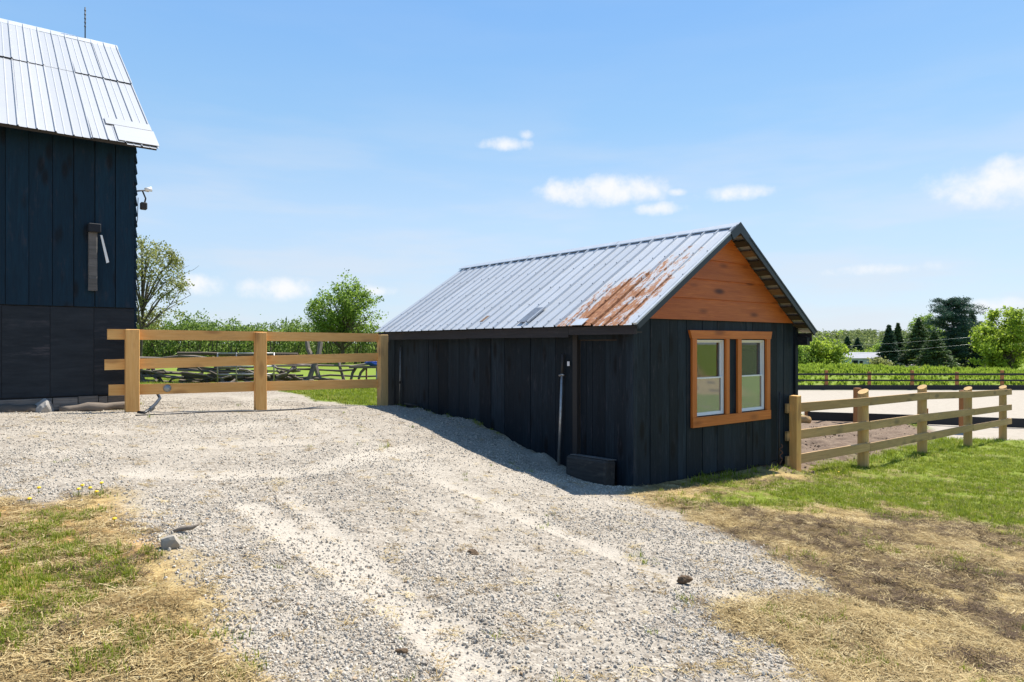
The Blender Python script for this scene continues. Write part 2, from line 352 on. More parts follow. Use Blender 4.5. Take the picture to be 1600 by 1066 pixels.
# ------------------------------------------------------------------ terrain
def wall_t(px): r = (px-CX)/F; return (1.71-9.7*r)/(UY+UX*r)
def at_u(px): r = (px-CX)/F; return (1.71-9.7*r)/(UY*r-UX)
AX, AY = 1.71, 9.7
ctl = [(-6.56,11.77,1.18),(-4.85,13.1,1.25),(-2.78,14.7,1.36),(-8.0,10.4,1.10),(-11,8,1.0),(-14,12,.95),
       (5.02,12.1,2.28),(7.2,13.8,2.48),(9.45,15.55,2.52),(12.18,18.07,2.71),(14.57,20.1,2.84),
       (0,0,1.66),(-2.3,2.6,1.36),(-2.3,4.6,1.35),(-5,5,1.15),(2.8,3.6,1.86),(5,5.5,2.02),(0,5,1.66),(3.2,7.5,1.98),(.9,7.9,1.86),(-.3,9.2,1.66),(-1.6,11,1.46),(-3,9,1.40),(-2,-5,1.6),(6,0,1.95),(-6,0,1.2),
       (9,9,2.3),(16,12,2.7),(12,4,2.3),
       (17,24,2.9),(11,24,2.84),(26,26,3.0),(8,22,2.72),(14,50,3.4),(30,50,3.42),(60,48,3.4),(22,36,3.14),(45,30,3.1),(28,58,3.35),
       (-6,18,1.36),(-8,25,1.55),(-3,25,1.6),(3,26,2.0),(-20,25,1.5),(-15,60,1.8),(-35,60,1.7),(2,60,2.3),(-30,5,.9),(-30,-20,1.0),(30,-20,2.6),(0,-30,1.7),(50,5,2.9)]
for px, py in [(606,640),(664,639),(719,652),(751,664),(777,678),(803,691),(832,702),(858,712),(864,722),(893,738),(930,748),(962,757)]:
    t = wall_t(px); X = AX-UY*t; Y = AY+UX*t; ctl.append((X, Y, (py-HY)*Y/F))
for px, py in [(990,759),(1040,752),(1100,743),(1160,734),(1205,727),(1232,736)]:
    k = at_u(px); X = AX+UX*k; Y = AY+UY*k; ctl.append((X, Y, (py-HY)*Y/F))
# under the shed (roughly level)
for a, b, h in [(2, 2.5, 2.1), (2.2, 5.5, 1.9), (4.6, 4, 2.35), (4.6, 7.4, 2.2), (2, 8, 1.7)]:
    ctl.append((AX+UX*a-UY*b, AY+UY*a+UX*b, h))
C = np.array(ctl)
def _k(d): return np.sqrt(d*d + .12)
D = np.hypot(C[:,0:1]-C[:,0], C[:,1:2]-C[:,1]); n = len(C)
Am = np.zeros((n+1, n+1)); Am[:n,:n] = _k(D) - 0.02*np.eye(n); Am[:n,n] = 1; Am[n,:n] = 1
sol = np.linalg.solve(Am, np.r_[C[:,2], 0])
def smooth(a, b, x): t = np.clip((np.asarray(x, float)-a)/(b-a), 0, 1); return t*t*(3-2*t)
def vnoise(X, Y, s, seed=0):
    x = np.asarray(X)*s + seed*17.3; y = np.asarray(Y)*s - seed*9.1; xi = np.floor(x); yi = np.floor(y); fx = x-xi; fy = y-yi; fx = fx*fx*(3-2*fx); fy = fy*fy*(3-2*fy)
    def h(a, b): q = np.sin(a*127.1 + b*311.7 + seed*74.7)*43758.5453; return q - np.floor(q)
    return (h(xi,yi)*(1-fx)+h(xi+1,yi)*fx)*(1-fy) + (h(xi,yi+1)*(1-fx)+h(xi+1,yi+1)*fx)*fy
def fbm(X, Y, s, seed=0, o=4):
    r = 0; a = .5
    for i in range(o): r = r + a*vnoise(X, Y, s*2**i, seed+i); a *= .5
    return r
def base_h(X, Y):
    X = np.asarray(X, float); Y = np.asarray(Y, float); sh = X.shape; x = X.ravel(); y = Y.ravel(); out = np.empty_like(x)
    for i in range(0, len(x), 20000):
        d = np.hypot(x[i:i+20000,None]-C[:,0], y[i:i+20000,None]-C[:,1]); out[i:i+20000] = _k(d)@sol[:n] + sol[n]
    h = out.reshape(sh)
    # far field: settle to level country
    r = np.hypot(X, Y-10); far = smooth(55, 110, r)
    ffar = np.where(X > 0, 2.0+3.6*smooth(0, 40, X), 2.0)
    h = h*(1-far) + ffar*far
    # grass bank behind the arena
    bank = smooth(52, 62, Y)*(1-smooth(76, 100, Y))*smooth(6, 16, X)
    h = h - bank*(1.0 + .5*(fbm(X, Y, .08, 5)-.5))
    return h
def gz(X, Y):
    X = np.asarray(X, float); Y = np.asarray(Y, float)
    near = 1-smooth(25, 45, np.hypot(X, Y))
    m = (fbm(X, Y, .8, 1)-.47)*.10 + (fbm(X, Y, 3.2, 2, 3)-.44)*.035
    a = (X-AX)*UX+(Y-AY)*UY; b = -(X-AX)*UY+(Y-AY)*UX
    heap = smooth(-.75, -.15, a)*(1-smooth(.1, .4, a))*smooth(.9, 1.5, b)*(1-smooth(7.0, 7.6, b))
    m = m + heap*((fbm(X, Y, 3.0, 71, 4)-.45)*.22 + (fbm(X, Y, 9, 72, 2)-.37)*.05)
    return CZ - base_h(X, Y) + m*near
def g1(x, y): return float(gz(np.array([x]), np.array([y]))[0])
def hit(px, py):
    h = 2.0; X = Y = 0
    for _ in range(60):
        Y2 = min(h*F/max(py-HY, 4), 400); Y = .5*Y + .5*Y2 if Y else Y2; X = (px-CX)/F*Y
        h = CZ - g1(X, Y)
    return X, Y
def poly(pix): return np.array([hit(*p) for p in pix])
def sdist(P, X, Y):
    """signed distance, positive inside"""
    d = np.full(X.shape, 1e9); ins = np.zeros(X.shape, bool); m = len(P)
    for i in range(m):
        ax, ay = P[i]; bx, by = P[(i+1) % m]; ex, ey = bx-ax, by-ay
        t = np.clip(((X-ax)*ex+(Y-ay)*ey)/(ex*ex+ey*ey+1e-12), 0, 1); d = np.minimum(d, np.hypot(X-ax-t*ex, Y-ay-t*ey))
        c = (ay > Y) != (by > Y); xs = ax + (Y-ay)*ex/(ey if abs(ey) > 1e-9 else 1e-9); ins ^= c & (X < xs)
    return np.where(ins, d, -d)
def W(k, t): return (AX+UX*k-UY*t, AY+UY*k+UX*t)
# zones as outlines on the ground
P_straw = np.array([hit(*p) for p in [(975,772),(1060,805),(1140,838),(1230,880),(1290,925),(1190,935),(1090,945),(1130,985),(1220,1010),(1290,1064)]] + [(1.5,2.4),(2.2,-3),(9,-4),(16,2),(22,9)] + [hit(*p) for p in [(1598,705),(1500,712),(1400,735),(1240,745),(1150,748),(1000,762)]])
P_lawn = np.array([hit(*p) for p in [(1090,772),(1150,788),(1230,805),(1330,792),(1450,806),(1540,822),(1600,838)]] + [(13,8),(30,6),(34,20)] + [hit(*p) for p in [(1598,690),(1540,690),(1480,708),(1420,722),(1375,730),(1300,746),(1240,748),(1160,762)]])
P_left = np.array([hit(*p) for p in [(2,778),(60,790),(150,772),(172,768),(200,815),(262,845),(280,905),(325,925),(345,985),(385,1030),(420,1064)]] + [(-1.0,2.0),(-1,-3),(-8,-4),(-9,5)])
P_dirt = np.array([hit(*p) for p in [(1236,738),(1300,722),(1360,713),(1440,697),(1478,678),(1430,664),(1380,657),(1300,651),(1246,652)]]+[W(4.5,8)])
P_arena = np.array([hit(*p) for p in [(1200,640),(1246,650),(1300,649),(1380,655),(1440,664),(1490,688),(1540,687),(1598,688)]]+[(26,19),(60,17),(75,47),(40,50),(13,50.5),(4,38)])
P_drive = np.array([hit(*p) for p in [(2,636),(100,634),(205,632)]] + [(-8,13),(-9.5,17),(-9,22)] + [hit(*p) for p in [(420,608),(450,613),(500,626),(560,633),(588,636)]] + [W(-.05,7.4), W(-.05,0), W(.3,-.1)] + [tuple(p) for p in P_straw[:14]] + [(1.5,-8),(-.6,-8)] + [tuple(p) for p in P_left[::-1][2:]] + [(-9.5,8),(-14,7.5),(-14,9.5)])
HAYC = hit(1420, 870)
def seg_mask(pix, wid, X, Y):
    p = np.array([hit(*q) for q in pix]); d = np.full(X.shape, 1e9)
    for (ax, ay), (bx, by) in zip(p[:-1], p[1:]):
        ex, ey = bx-ax, by-ay; t = np.clip(((X-ax)*ex+(Y-ay)*ey)/(ex*ex+ey*ey), 0, 1); d = np.minimum(d, np.hypot(X-ax-t*ex, Y-ay-t*ey))
    return 1-smooth(wid*.35, wid, d)
def zones(X, Y):
    n1 = (fbm(X, Y, 1.3, 11)-.47); n2 = (fbm(X, Y, 5, 12, 3)-.44)
    jit = n1*1.1 + n2*.5
    def msk(P, soft, j=1.0): return smooth(-soft, soft, sdist(P, X, Y) + jit*j)
    z = {}
    z['drive'] = msk(P_drive, .22, .45)
    z['straw'] = msk(P_straw, .3, .9)
    z['lawn'] = msk(P_lawn, .5, 1.9)
    z['left'] = msk(P_left, .3, .6)
    z['dirt'] = msk(P_dirt, .3, .6)
    z['sand'] = msk(P_arena, .25, .3)
    tr = np.zeros(X.shape)
    for pix, wd, s in [([(60,668),(240,672),(420,662)], .5, .5), ([(225,738),(330,742),(480,735),(640,700)], .35, .8), ([(390,790),(450,830),(520,880),(640,960),(760,1066)], .22, 1.), ([(450,775),(540,850),(640,930),(720,980)], .16, .8),
                       ([(690,752),(790,795),(900,840),(1010,890),(1150,930),(1230,960)], .16, 1.), ([(560,735),(700,800),(820,870)], .2, .4), ([(380,620),(430,640),(560,690),(700,755)], .5, .5), ([(100,705),(300,700),(480,690)], .35, .5)]:
        tr = np.maximum(tr, seg_mask(pix, wd, X, Y)*s)
    z['near'] = smooth(15, 12.5, Y)
    hx, hy = HAYC
    bias = np.exp(-(((X-hx)/2.2)**2+((Y-hy)/1.5)**2))
    z['dark'] = smooth(.49, .58, fbm(X, Y, 1.7, 58, 5) + .11*bias - .005)
    z['track'] = tr*(.55+.9*np.clip(n1+.5, 0, 1)-.25)
    return z

def axis_coords(lo, hi, step, far, grow=1.13):
    c = list(np.arange(lo, hi+1e-6, step)); s = step
    while c[-1] < far: s *= grow; c.append(c[-1]+s)
    s = step
    while c[0] > -far: s *= grow; c.insert(0, c[0]-s)
    return np.array(c)
xs = axis_coords(-9.5, 14, .085, 3500); ys = axis_coords(1.6, 21, .085, 3500)
GX, GY = np.meshgrid(xs, ys); GZ = gz(GX, GY); Z = zones(GX, GY)
GZ = GZ - Z['track']*.025*(1-smooth(20,30,GY)) + Z['dirt']*((fbm(GX, GY, 2.6, 31, 3)-.44)*.26 + .03*np.sin(14*(GX*.55+GY*.83)+5*fbm(GX, GY, .8, 33)))
nx, ny = len(xs), len(ys)

def ground_mat():
    t = NT('ground_cover', .95); t.b.inputs['Specular IOR Level'].default_value = .12
    P = t.vec((1,1,1), rnd=False)
    A = {k: t.attr(k).outputs['Fac'] for k in ('drive','straw','lawn','left','dirt','sand','track','dark')}
    big = t.noise(P, .7, 5, .6); mid = t.noise(P, 4, 5, .6); fine = t.noise(P, 38, 4, .7)
    v1 = t.N('ShaderNodeTexVoronoi'); t.L(P, v1.inputs['Vector']); v1.inputs['Scale'].default_value = 46
    v2 = t.N('ShaderNodeTexVoronoi'); t.L(P, v2.inputs['Vector']); v2.inputs['Scale'].default_value = 24
    hv = t.N('ShaderNodeSeparateColor'); t.L(v1.outputs['Color'], hv.inputs[0]); hv2 = t.N('ShaderNodeSeparateColor'); t.L(v2.outputs['Color'], hv2.inputs[0])
    stone = t.ramp(hv.outputs[0], [(0, (.16,.135,.105)), (.25, (.28,.245,.20)), (.7, (.36,.32,.265)), (1, (.43,.385,.32))])
    st2 = t.ramp(hv2.outputs[0], [(0, (.10,.08,.06)), (.35, (.28,.245,.20)), (1, (.42,.375,.31))])
    stone = t.mix(t.mr(mid, .4, .62), stone, st2)
    gap = t.mr(v1.outputs['Distance'], .35, .7, 0, .45); stone = t.mix(gap, stone, (.13,.105,.078))
    dust = t.mix(fine, (.335,.295,.24), (.435,.39,.325))
    dustf = t.m_('ADD', t.mr(big, .42, .64, 0, .5), t.m_('MULTIPLY', A['track'], 1.1), True)
    dustf = t.m_('MULTIPLY', dustf, t.mr(fine, .25, .6, .55, 1))
    gravel = t.mix(dustf, stone, dust)
    gravel = t.mix(t.mr(t.noise(P, 1.7, 6, .7), .58, .75, 0, .45), gravel, (.19,.145,.095))
    fib = t.noise(t.vec((30, 7, 12), rnd=False, rot=(0,0,.6)), 1.3, 6, .7, 1.5); fib2 = t.noise(t.vec((7, 34, 12), rnd=False, rot=(0,0,.3)), 1.3, 6, .7, 1.5)
    f = t.m_('ADD', t.m_('MULTIPLY', fib, .5), t.m_('MULTIPLY', fib2, .5))
    straw = t.ramp(f, [(.32, (.075,.05,.022)), (.45, (.23,.16,.065)), (.55, (.38,.285,.125)), (.68, (.50,.40,.20))])
    straw = t.mix(t.m_('MULTIPLY', t.mr(t.noise(P, 9, 5, .7), .3, .6, .45, 1), A['dark']), straw, t.mix(fine, (.045,.032,.018), (.15,.105,.055)))
    chips = t.ramp(f, [(.30, (.13,.07,.025)), (.45, (.34,.20,.075)), (.6, (.50,.33,.135)), (.72, (.58,.43,.22))])
    green = t.mix(fine, (.09,.125,.012), (.18,.22,.025)); green = t.mix(t.mr(mid, .5, .75, 0, .7), green, (.20,.155,.06))
    bare = t.mix(mid, (.17,.13,.085), (.27,.21,.14))
    field = t.mix(t.mr(mid, .3, .7), (.11,.16,.018), (.18,.235,.03)); field = t.mix(t.mr(big, .55, .75, 0, .6), field, (.19,.165,.06))
    dirt = t.mix(t.mr(fine, .3, .7), (.12,.083,.055), (.26,.195,.14)); dirt = t.mix(t.mr(mid, .35, .7), dirt, (.13,.09,.065))
    sand = t.mix(t.mr(mid, .3, .7), (.30,.262,.212), (.36,.318,.262)); sand = t.mix(t.mr(fine, .5, .8, 0, .4), sand, (.26,.22,.175))
    c = t.mix(t.attr('near').outputs['Fac'], field, straw)
    c = t.mix(A['straw'], c, straw)
    c = t.mix(A['left'], c, t.mix(t.mr(mid, .42, .6), chips, straw))
    lw = t.mix(t.mr(t.noise(P, .9, 5, .65), .56, .7), green, bare)
    c = t.mix(A['lawn'], c, lw)
    c = t.mix(A['dirt'], c, dirt)
    c = t.mix(A['sand'], c, sand)
    c = t.mix(A['drive'], c, gravel)
    hgt = t.m_('MULTIPLY', t.m_('SUBTRACT', 1, v1.outputs['Distance']), A['drive']); hs = t.m_('ADD', t.m_('MULTIPLY', hgt, .8), t.m_('ADD', f, t.m_('MULTIPLY', fine, .5)))
    b3 = t.bump(hs, .55, .018)
    return t.done(c, b3)
M['ground'] = ground_mat()
def build_ground():
    V = np.stack([GX, GY, GZ], -1).reshape(-1, 3)
    i = np.arange(ny-1)[:,None]*nx + np.arange(nx-1); Q = np.stack([i, i+1, i+nx+1, i+nx], -1).reshape(-1, 4)
    fz = {k: Z[k].reshape(-1)[Q].mean(1) for k in Z}
    which = np.zeros(len(Q), int)
    which[fz['straw'] > .5] = 2; which[(fz['left'] > .5)] = 2; which[fz['lawn'] > .5] = 3; which[fz['dirt'] > .5] = 4; which[fz['sand'] > .5] = 5; which[fz['drive'] > .5] = 1
    for w_, nm in ((0, 'ground'), (1, 'gravel_drive'), (2, 'straw_ground'), (3, 'lawn'), (4, 'bare_earth'), (5, 'sand_arena')):
        q = Q[which == w_]; u, inv = np.unique(q, return_inverse=True); inv = inv.reshape(q.shape)
        me = bpy.data.meshes.new(nm); me.from_pydata(V[u].tolist(), [], inv.tolist()); me.update()
        me.polygons.foreach_set('use_smooth', [True]*len(me.polygons))
        for k in Z:
            a = me.attributes.new(k, 'FLOAT', 'POINT'); a.data.foreach_set('value', Z[k].reshape(-1)[u].astype(np.float32))
        me.materials.append(M['ground']); o = link(bpy.data.objects.new(nm, me)); o['kind'] = 'structure'
build_ground()

# ------------------------------------------------------------------ the shed
SW, SL, OV, OB = 4.317, 7.437, .288, .10
EL, ER = .235, .165
RZ = 3.885; EZL, EZR = 2.285, 2.225
shed = thing('wooden_shed', 'small black stained wooden shed with rusting steel roof and orange gable', 'shed', (AX, AY, -.01), UA)
def roof_z(x):
    return EZL + (RZ-EZL)*(x+EL)/(SW/2+EL) if x <= SW/2 else EZR + (RZ-EZR)*(SW+ER-x)/(SW/2+ER)
rs = random.Random(11)
def part(name, parent): 
    o = bpy.data.objects.new(name, None); link(o, parent); return o
# long side wall: upright boards, bottoms buried in the heaped gravel
sw = box('side_wall', .03, .07, .02, SL-.02, -.3, 2.30, M['dark_interior'], shed)
edges = [0, .20] ; 
pxs = [897,869,848,829.6,808,789,768,750,732,718,701,686,670.6,656,643,630,618,606]
te = [wall_t(p) for p in pxs]; te[-1] = SL
for a, b in zip(te[:-1], te[1:]):
    d = rs.uniform(0, .012); g = rs.uniform(.002, .006)
    box('board', -.008-d, .022, a+g, b-g, -.35, 2.33+rs.uniform(-.02, .02), M['navy'], sw)
# door of narrow boards near the corner, set back, with its frame
door = box('door', .045, .06, .29, 1.09, -.02, 2.06, M['dark_interior'], shed)
yy = .295
for k in range(6):
    box('board', .018+rs.uniform(0,.006), .043, yy, yy+.128, -.01, 2.05, M['navy'], door); yy += .132
box('door_frame', -.02, .04, .095, .285, -.3, 2.33, M['navy'], shed); box('door_frame', -.035, .02, 1.105, 1.205, -.3, 2.33, M['navy'], shed).data.materials[0] = M['iron']  # the near-black strip stands in for the shaded gap beside the door
box('door_frame', -.015, .03, .288, 1.10, 2.07, 2.32, M['navy'], shed)
box('corner_board', -.03, .06, -.045, .09, -.12, 2.36, M['navy'], shed)
box('paper_tag', -.0475, -.043, 1.262, 1.315, 1.66, 1.73, M['paper'], shed)
# gable wall boards around the two windows
gw = part('gable_wall', shed)
WIN = [(1.41, 2.17), (2.594, 3.33)]; WZ0, WZ1 = .87, 2.08
gx = [.075, .29, .37, .62, .80, 1.0, 1.2, 1.41, 1.60, 1.79, 1.98, 2.17, 2.38, 2.594, 2.78, 2.96, 3.15, 3.33, 3.52, 3.71, 3.93, 4.12, 4.26]
for a, b in zip(gx[:-1], gx[1:]):
    d = rs.uniform(0, .012); g = rs.uniform(.001, .004)
    inw = any(a >= w0-.01 and b <= w1+.01 for w0, w1 in WIN)
    segs = [(-.05+rs.uniform(-.02,.02), WZ0), (WZ1, 2.42)] if inw else [(-.05+rs.uniform(-.03,.02), 2.42)]
    for z0, z1 in segs: box('board', a+g, b-g, -.006-d, .022, z0, z1, M['navy'], gw)
box('corner_board', 4.262, 4.35, -.045, .05, -.1, 2.36, M['navy'], shed)
box('sill_beam', .1, 4.25, .03, .2, -.4, -.055, M['navy_x'], shed)
box('foundation_post', 3.95, 4.3, .02, .3, -.6, -.1, M['iron'], shed)
# the other walls
rw = part('right_wall', shed); by = .05
while by < SL:
    b2 = min(by+rs.uniform(.2, .3), SL)
    if by > .75 and b2 < 2.1:
        box('board', SW, SW+.025, by, b2-.004, -.1, .95, M['navy'], rw); box('board', SW, SW+.025, by, b2-.004, 1.95, 2.32, M['navy'], rw)
    else: box('board', SW, SW+.025, by, b2-.004, -.1, 2.32, M['navy'], rw)
    by = b2
bw = part('rear_wall', shed); bx_ = 0.0
while bx_ < SW:
    b2 = min(bx_+rs.uniform(.2, .3), SW); box('board', bx_, b2-.004, SL, SL+.025, -.1, min(roof_z(bx_), roof_z(b2))-.06, M['navy'], bw); bx_ = b2
box('floor_deck', .08, SW-.01, .06, SL-.02, -.04, .0, M['dark_interior'], shed)
# horizontal orange boards in the gable triangle, each lapping over the one below
gb = part('gable_boards', shed); z = 2.375
for i, hgt in enumerate([.335, .305, .31, .30, .24]):
    z1 = min(z+hgt+.03, RZ-.14)
    def xr(zz, side):
        zz = zz + .075
        return max(.06, -EL + (zz-EZL)/(RZ-EZL)*(SW/2+EL)) if side < 0 else min(SW-.06, SW+ER-(zz-EZR)/(RZ-EZR)*(SW/2+ER))
    l0, l1, r0, r1 = xr(z, -1), xr(z1, -1), xr(z, 1), xr(z1, 1)
    if r1-l1 < .02: l1 = r1 = (l1+r1)/2
    y0, y1 = -.052, -.026
    v = [(l0,y0,z),(r0,y0,z),(r1,y1,z1),(l1,y1,z1),(l0,.02,z),(r0,.02,z),(r1,.02,z1),(l1,.02,z1)]
    mesh_obj('board', v, [(0,1,2,3),(7,6,5,4),(4,5,1,0),(1,5,6,2),(2,6,7,3),(3,7,4,0)], M['orange'], gb); z += hgt
# windows
wt = part('window_trim', shed)
YT = -.05
prism('header', [(1.235, 2.215), (3.49, 2.215), (3.455, 2.085), (1.285, 2.085)], 'y', YT-.006, -.012, M['trim_x'], wt)
box('apron', 1.30, 3.445, YT-.010, -.012, .715, .868, M['trim_x'], wt)
for a, b in ((1.30, 1.41), (2.17, 2.258), (2.49, 2.594), (3.33, 3.44)): box('jamb', a, b, YT, -.012, .87, 2.083, M['trim_z'], wt)
def window(parent, x0, x1, z0, z1, first):
    wd = part('window', parent)
    f = .02
    fr = []
    for a in ((x0, x0+f, z0, z1), (x1-f, x1, z0, z1), (x0+f, x1-f, z1-f, z1), (x0+f, x1-f, z0, z0+f)): fr.append((boxv(a[0], a[1], -.005, .075, a[2], a[3]), BOXF))
    V, Fc = merge(fr); mesh_obj('frame', V, Fc, M['white_vinyl'], wd)
    zm = (z0+z1)/2 - .02
    for (za, zb, ya, mt) in ((zm-.025, z1-f, .035, 'glass' if first else 'screen'), (z0+f, zm+.025, .008, 'glass_pale_refl')):
        xa, xb = x0+f+.002, x1-f-.002; s = .022; g = []
        for a in ((xa, xa+s, za, zb), (xb-s, xb, za, zb), (xa+s, xb-s, zb-s, zb), (xa+s, xb-s, za, za+s*1.3)): g.append((boxv(a[0], a[1], ya, ya+.024, a[2], a[3]), BOXF))
        V, Fc = merge(g); mesh_obj('sash', V, Fc, M['white_vinyl'], wd)
        box('pane', xa+s-.003, xb-s+.003, ya+.010, ya+.013, za+s*1.3-.003, zb-s+.003, M[mt], wd)
window(shed, WIN[0][0]+.012, WIN[0][1]-.012, WZ0+.012, WZ1-.012, True)
window(shed, WIN[1][0]+.012, WIN[1][1]-.012, WZ0+.012, WZ1-.012, False)
# window in the far side wall, seen through the left one
rwin = part('window', shed); g = []
for a in ((.78, .84, .95, 1.95), (2.0, 2.06, .95, 1.95), (.84, 2.0, 1.89, 1.95), (.84, 2.0, .95, 1.01), (.84, 2.0, 1.42, 1.47)): g.append((boxv(SW-.03, SW+.05, a[0], a[1], a[2], a[3]), BOXF))
V, Fc = merge(g); mesh_obj('frame', V, Fc, M['white_vinyl'], rwin); box('pane', SW+.0, SW+.004, .84, 2.0, 1.0, 1.9, M['glass'], rwin)
# roof: strapping, steel sheets with ribs, caps, rake boards
def slope_pt(side, s, y, lift=0):
    """s metres down the slope from the ridge"""
    ex, ez = (-EL, EZL) if side < 0 else (SW+ER, EZR)
    dx, dz = ex-SW/2, ez-RZ; ln = math.hypot(dx, dz); dx /= ln; dz /= ln
    nx_, nz_ = (-dz, dx) if side > 0 else (dz, -dx)
    if nz_ < 0: nx_, nz_ = -nx_, -nz_
    return (SW/2+dx*s+nx_*lift, y, RZ+dz*s+nz_*lift)
LS = {s: math.hypot((-EL if s < 0 else SW+ER)-SW/2, (EZL if s < 0 else EZR)-RZ) for s in (-1, 1)}
def slab(name, side, s0, s1, y0, y1, l0, l1, mat, parent):
    v = [slope_pt(side, s, y, l) for s in (s0, s1) for y in (y0, y1) for l in (l0, l1)]
    o = mesh_obj(name, v, BOXF, mat, parent); bm = bmesh.new(); bm.from_mesh(o.data); bmesh.ops.recalc_face_normals(bm, faces=bm.faces); bm.to_mesh(o.data); bm.free(); return o
roof = part('roof', shed)
Y0, Y1 = -OV, SL+OB
for side in (-1, 1):
    ns = 11
    for k in range(ns):
        s0 = .06 + k*(LS[side]-.1)/ns; slab('strapping', side, s0, s0+rs.uniform(.10, .16), Y0+.035, Y1-.03, -.055, -.030, M['brown_y'] if rs.random() < .22 else M['dark_interior'], roof)
    for y_ in np.arange(.02, SL, .9): slab('rafter', side, .03, LS[side]-.03, y_, y_+.05, -.17, -.057, M['dark_interior'], roof)
    # sheets
    wsh = .81; y_ = Y0; k = 0
    while y_ < Y1-.05:
        ye = min(y_+wsh, Y1); rust = side < 0 and k < 2
        prof = [(y_, .004)]
        nr = 3
        for r_ in range(nr):
            c_ = y_ + (r_+.0)*wsh/nr + .03
            hh, ww = (.034, .024) if r_ == 0 else (.023, .017)
            if c_+ww+.012 < ye: prof += [(c_-ww, .004), (c_-ww*.45, .004+hh), (c_+ww*.45, .004+hh), (c_+ww, .004)]
        prof += [(ye+.0, .004)]; prof = sorted(prof); 
        j = rs.uniform(-.012, .014); V = []; Fc = []; rv = []
        nseg = 10
        for q in range(nseg+1):
            s = .02 + (LS[side]+.03+j-.02)*q/nseg
            for (py_, l) in prof:
                V.append(slope_pt(side, s, py_, l + .0015*math.sin(q*1.3+k)))
                yy = py_-Y0
                a = 0
                if rust:
                    sf = q/nseg
                    if k == 1: a = .85*max(0, min(1, (sf-.25)/.4)) + .12*(1 if yy < 1.35 else -1.6) - .12
                    else: a = .60*min(1, .35+sf*.85) - .7*max(0, 1-yy/.22) + .06
                    if sf < .12: a -= .4
                rv.append(max(-.5, a))
        m_ = len(prof)
        for q in range(nseg):
            for i in range(m_-1):
                f_ = (q*m_+i, q*m_+i+1, (q+1)*m_+i+1, (q+1)*m_+i); Fc.append(f_ if side < 0 else f_[::-1])
        o = mesh_obj('roof_sheet', V, Fc, M['roof_rust'] if rust else M['roof'], roof)
        if rust:
            at = o.data.attributes.new('rust', 'FLOAT', 'POINT'); at.data.foreach_set('value', np.array(rv, np.float32)); tag(o, 'roof sheet stained orange with rust')
        # screw heads on this sheet
        g = []
        for s in (.25, .9, 1.6, 2.2, LS[side]-.12):
            for r_ in range(nr):
                c_ = y_ + r_*wsh/nr + .03
                if c_ < ye-.03:
                    p = Vector(slope_pt(side, s+rs.uniform(-.02,.02), c_, .039 if r_ == 0 else .028)); q2 = Vector(slope_pt(side, s, c_, .052)); d = (q2-p).normalized()
                    g.append(tube_geo([p-d*.004, p+d*.007], .0085, 6))
        V, Fc = merge(g); tag(mesh_obj('screws', V, Fc, M['iron'], o), kind='stuff')
        y_ += wsh; k += 1
# ridge cap
ycap = Y0-.03
for k in range(3):
    ya, yb = ycap + k*(Y1+.03-ycap)/3 - (.03 if k else 0), ycap + (k+1)*(Y1+.03-ycap)/3
    V = []
    for y_ in (ya, yb):
        lift = .034 + .004*k
        V += [slope_pt(-1, .115, y_, lift-.012), slope_pt(-1, .10, y_, lift), (SW/2, y_, RZ+lift+.012), slope_pt(1, .15, y_, lift), slope_pt(1, .17, y_, lift-.012)]
    mesh_obj('ridge_cap', V, [(i, i+5, i+6, i+1) for i in range(4)], M['ridge'], roof)
# peak flashing folded over the front end of the ridge
V = [slope_pt(-1, .30, Y0-.034, .03), (SW/2, Y0-.034, RZ+.045), slope_pt(1, .30, Y0-.034, .03), slope_pt(1, .30, Y0-.034, -.10), (SW/2, Y0-.034, RZ-.13), slope_pt(-1, .30, Y0-.034, -.10)]
V2 = [(a, Y0-.005, c) for a, b, c in V]
mesh_obj('peak_flashing', V+V2, [(0,5,4,1),(1,4,3,2),(6,7,10,11),(7,8,9,10),(0,1,7,6),(1,2,8,7),(2,3,9,8),(3,4,10,9),(4,5,11,10),(5,0,6,11)], M['dark_metal'], roof)
for side in (-1, 1):
    slab('rake_board', side, .22, LS[side]+.01, Y0-.022, Y0+.012, -.078, .002, M['dark_metal'], roof)
    slab('rake_trim', side, .28, LS[side]+.03, Y0-.030, Y0+.035, .004, .031, M['dark_metal' if side > 0 else 'ridge'], roof)
# eave fascia in two lengths, rough rafter ends at the far corner
def fascia(y0, y1, zb, zt, xo): box('fascia', xo, xo+.03, y0, y1, zb, zt, M['navy_y'], roof)
fascia(1.12, 3.9, 2.105, 2.262, -EL+.03); fascia(3.905, SL+.06, 2.095, 2.258, -EL+.034); fascia(-.25, 1.11, 2.14, 2.262, -EL+.026)
box('fascia', SW+ER-.05, SW+ER-.02, -.25, SL+.05, 2.05, 2.20, M['navy_y'], roof)
box('soffit', -EL+.065, -.02, -.2, SL, 2.16, 2.18, M['iron'], roof); box('soffit', SW+.03, SW+ER-.055, -.2, SL, 2.12, 2.14, M['iron'], roof)
box('eave_return', SW+.005, SW+ER-.06, -.23, -.03, 1.98, 2.118, M['navy_x'], roof); 
# lifted dark patch and pale loose flake
slab('roof_patch', -1, LS[-1]-.56, LS[-1]-.10, 2.12, 2.40, .030, .036, M['galv'], roof); slab('roof_patch', -1, LS[-1]-.13, LS[-1]+.05, .73, .98, .030, .037, M['ridge'], roof)
slab('roof_patch', -1, LS[-1]-.42, LS[-1]-.22, 3.55, 3.68, .007, .009, M['brown_y'], roof)

def shed_w(k, t, z=None):
    x, y = W(k, t); return (x, y, g1(x, y) if z is None else z)
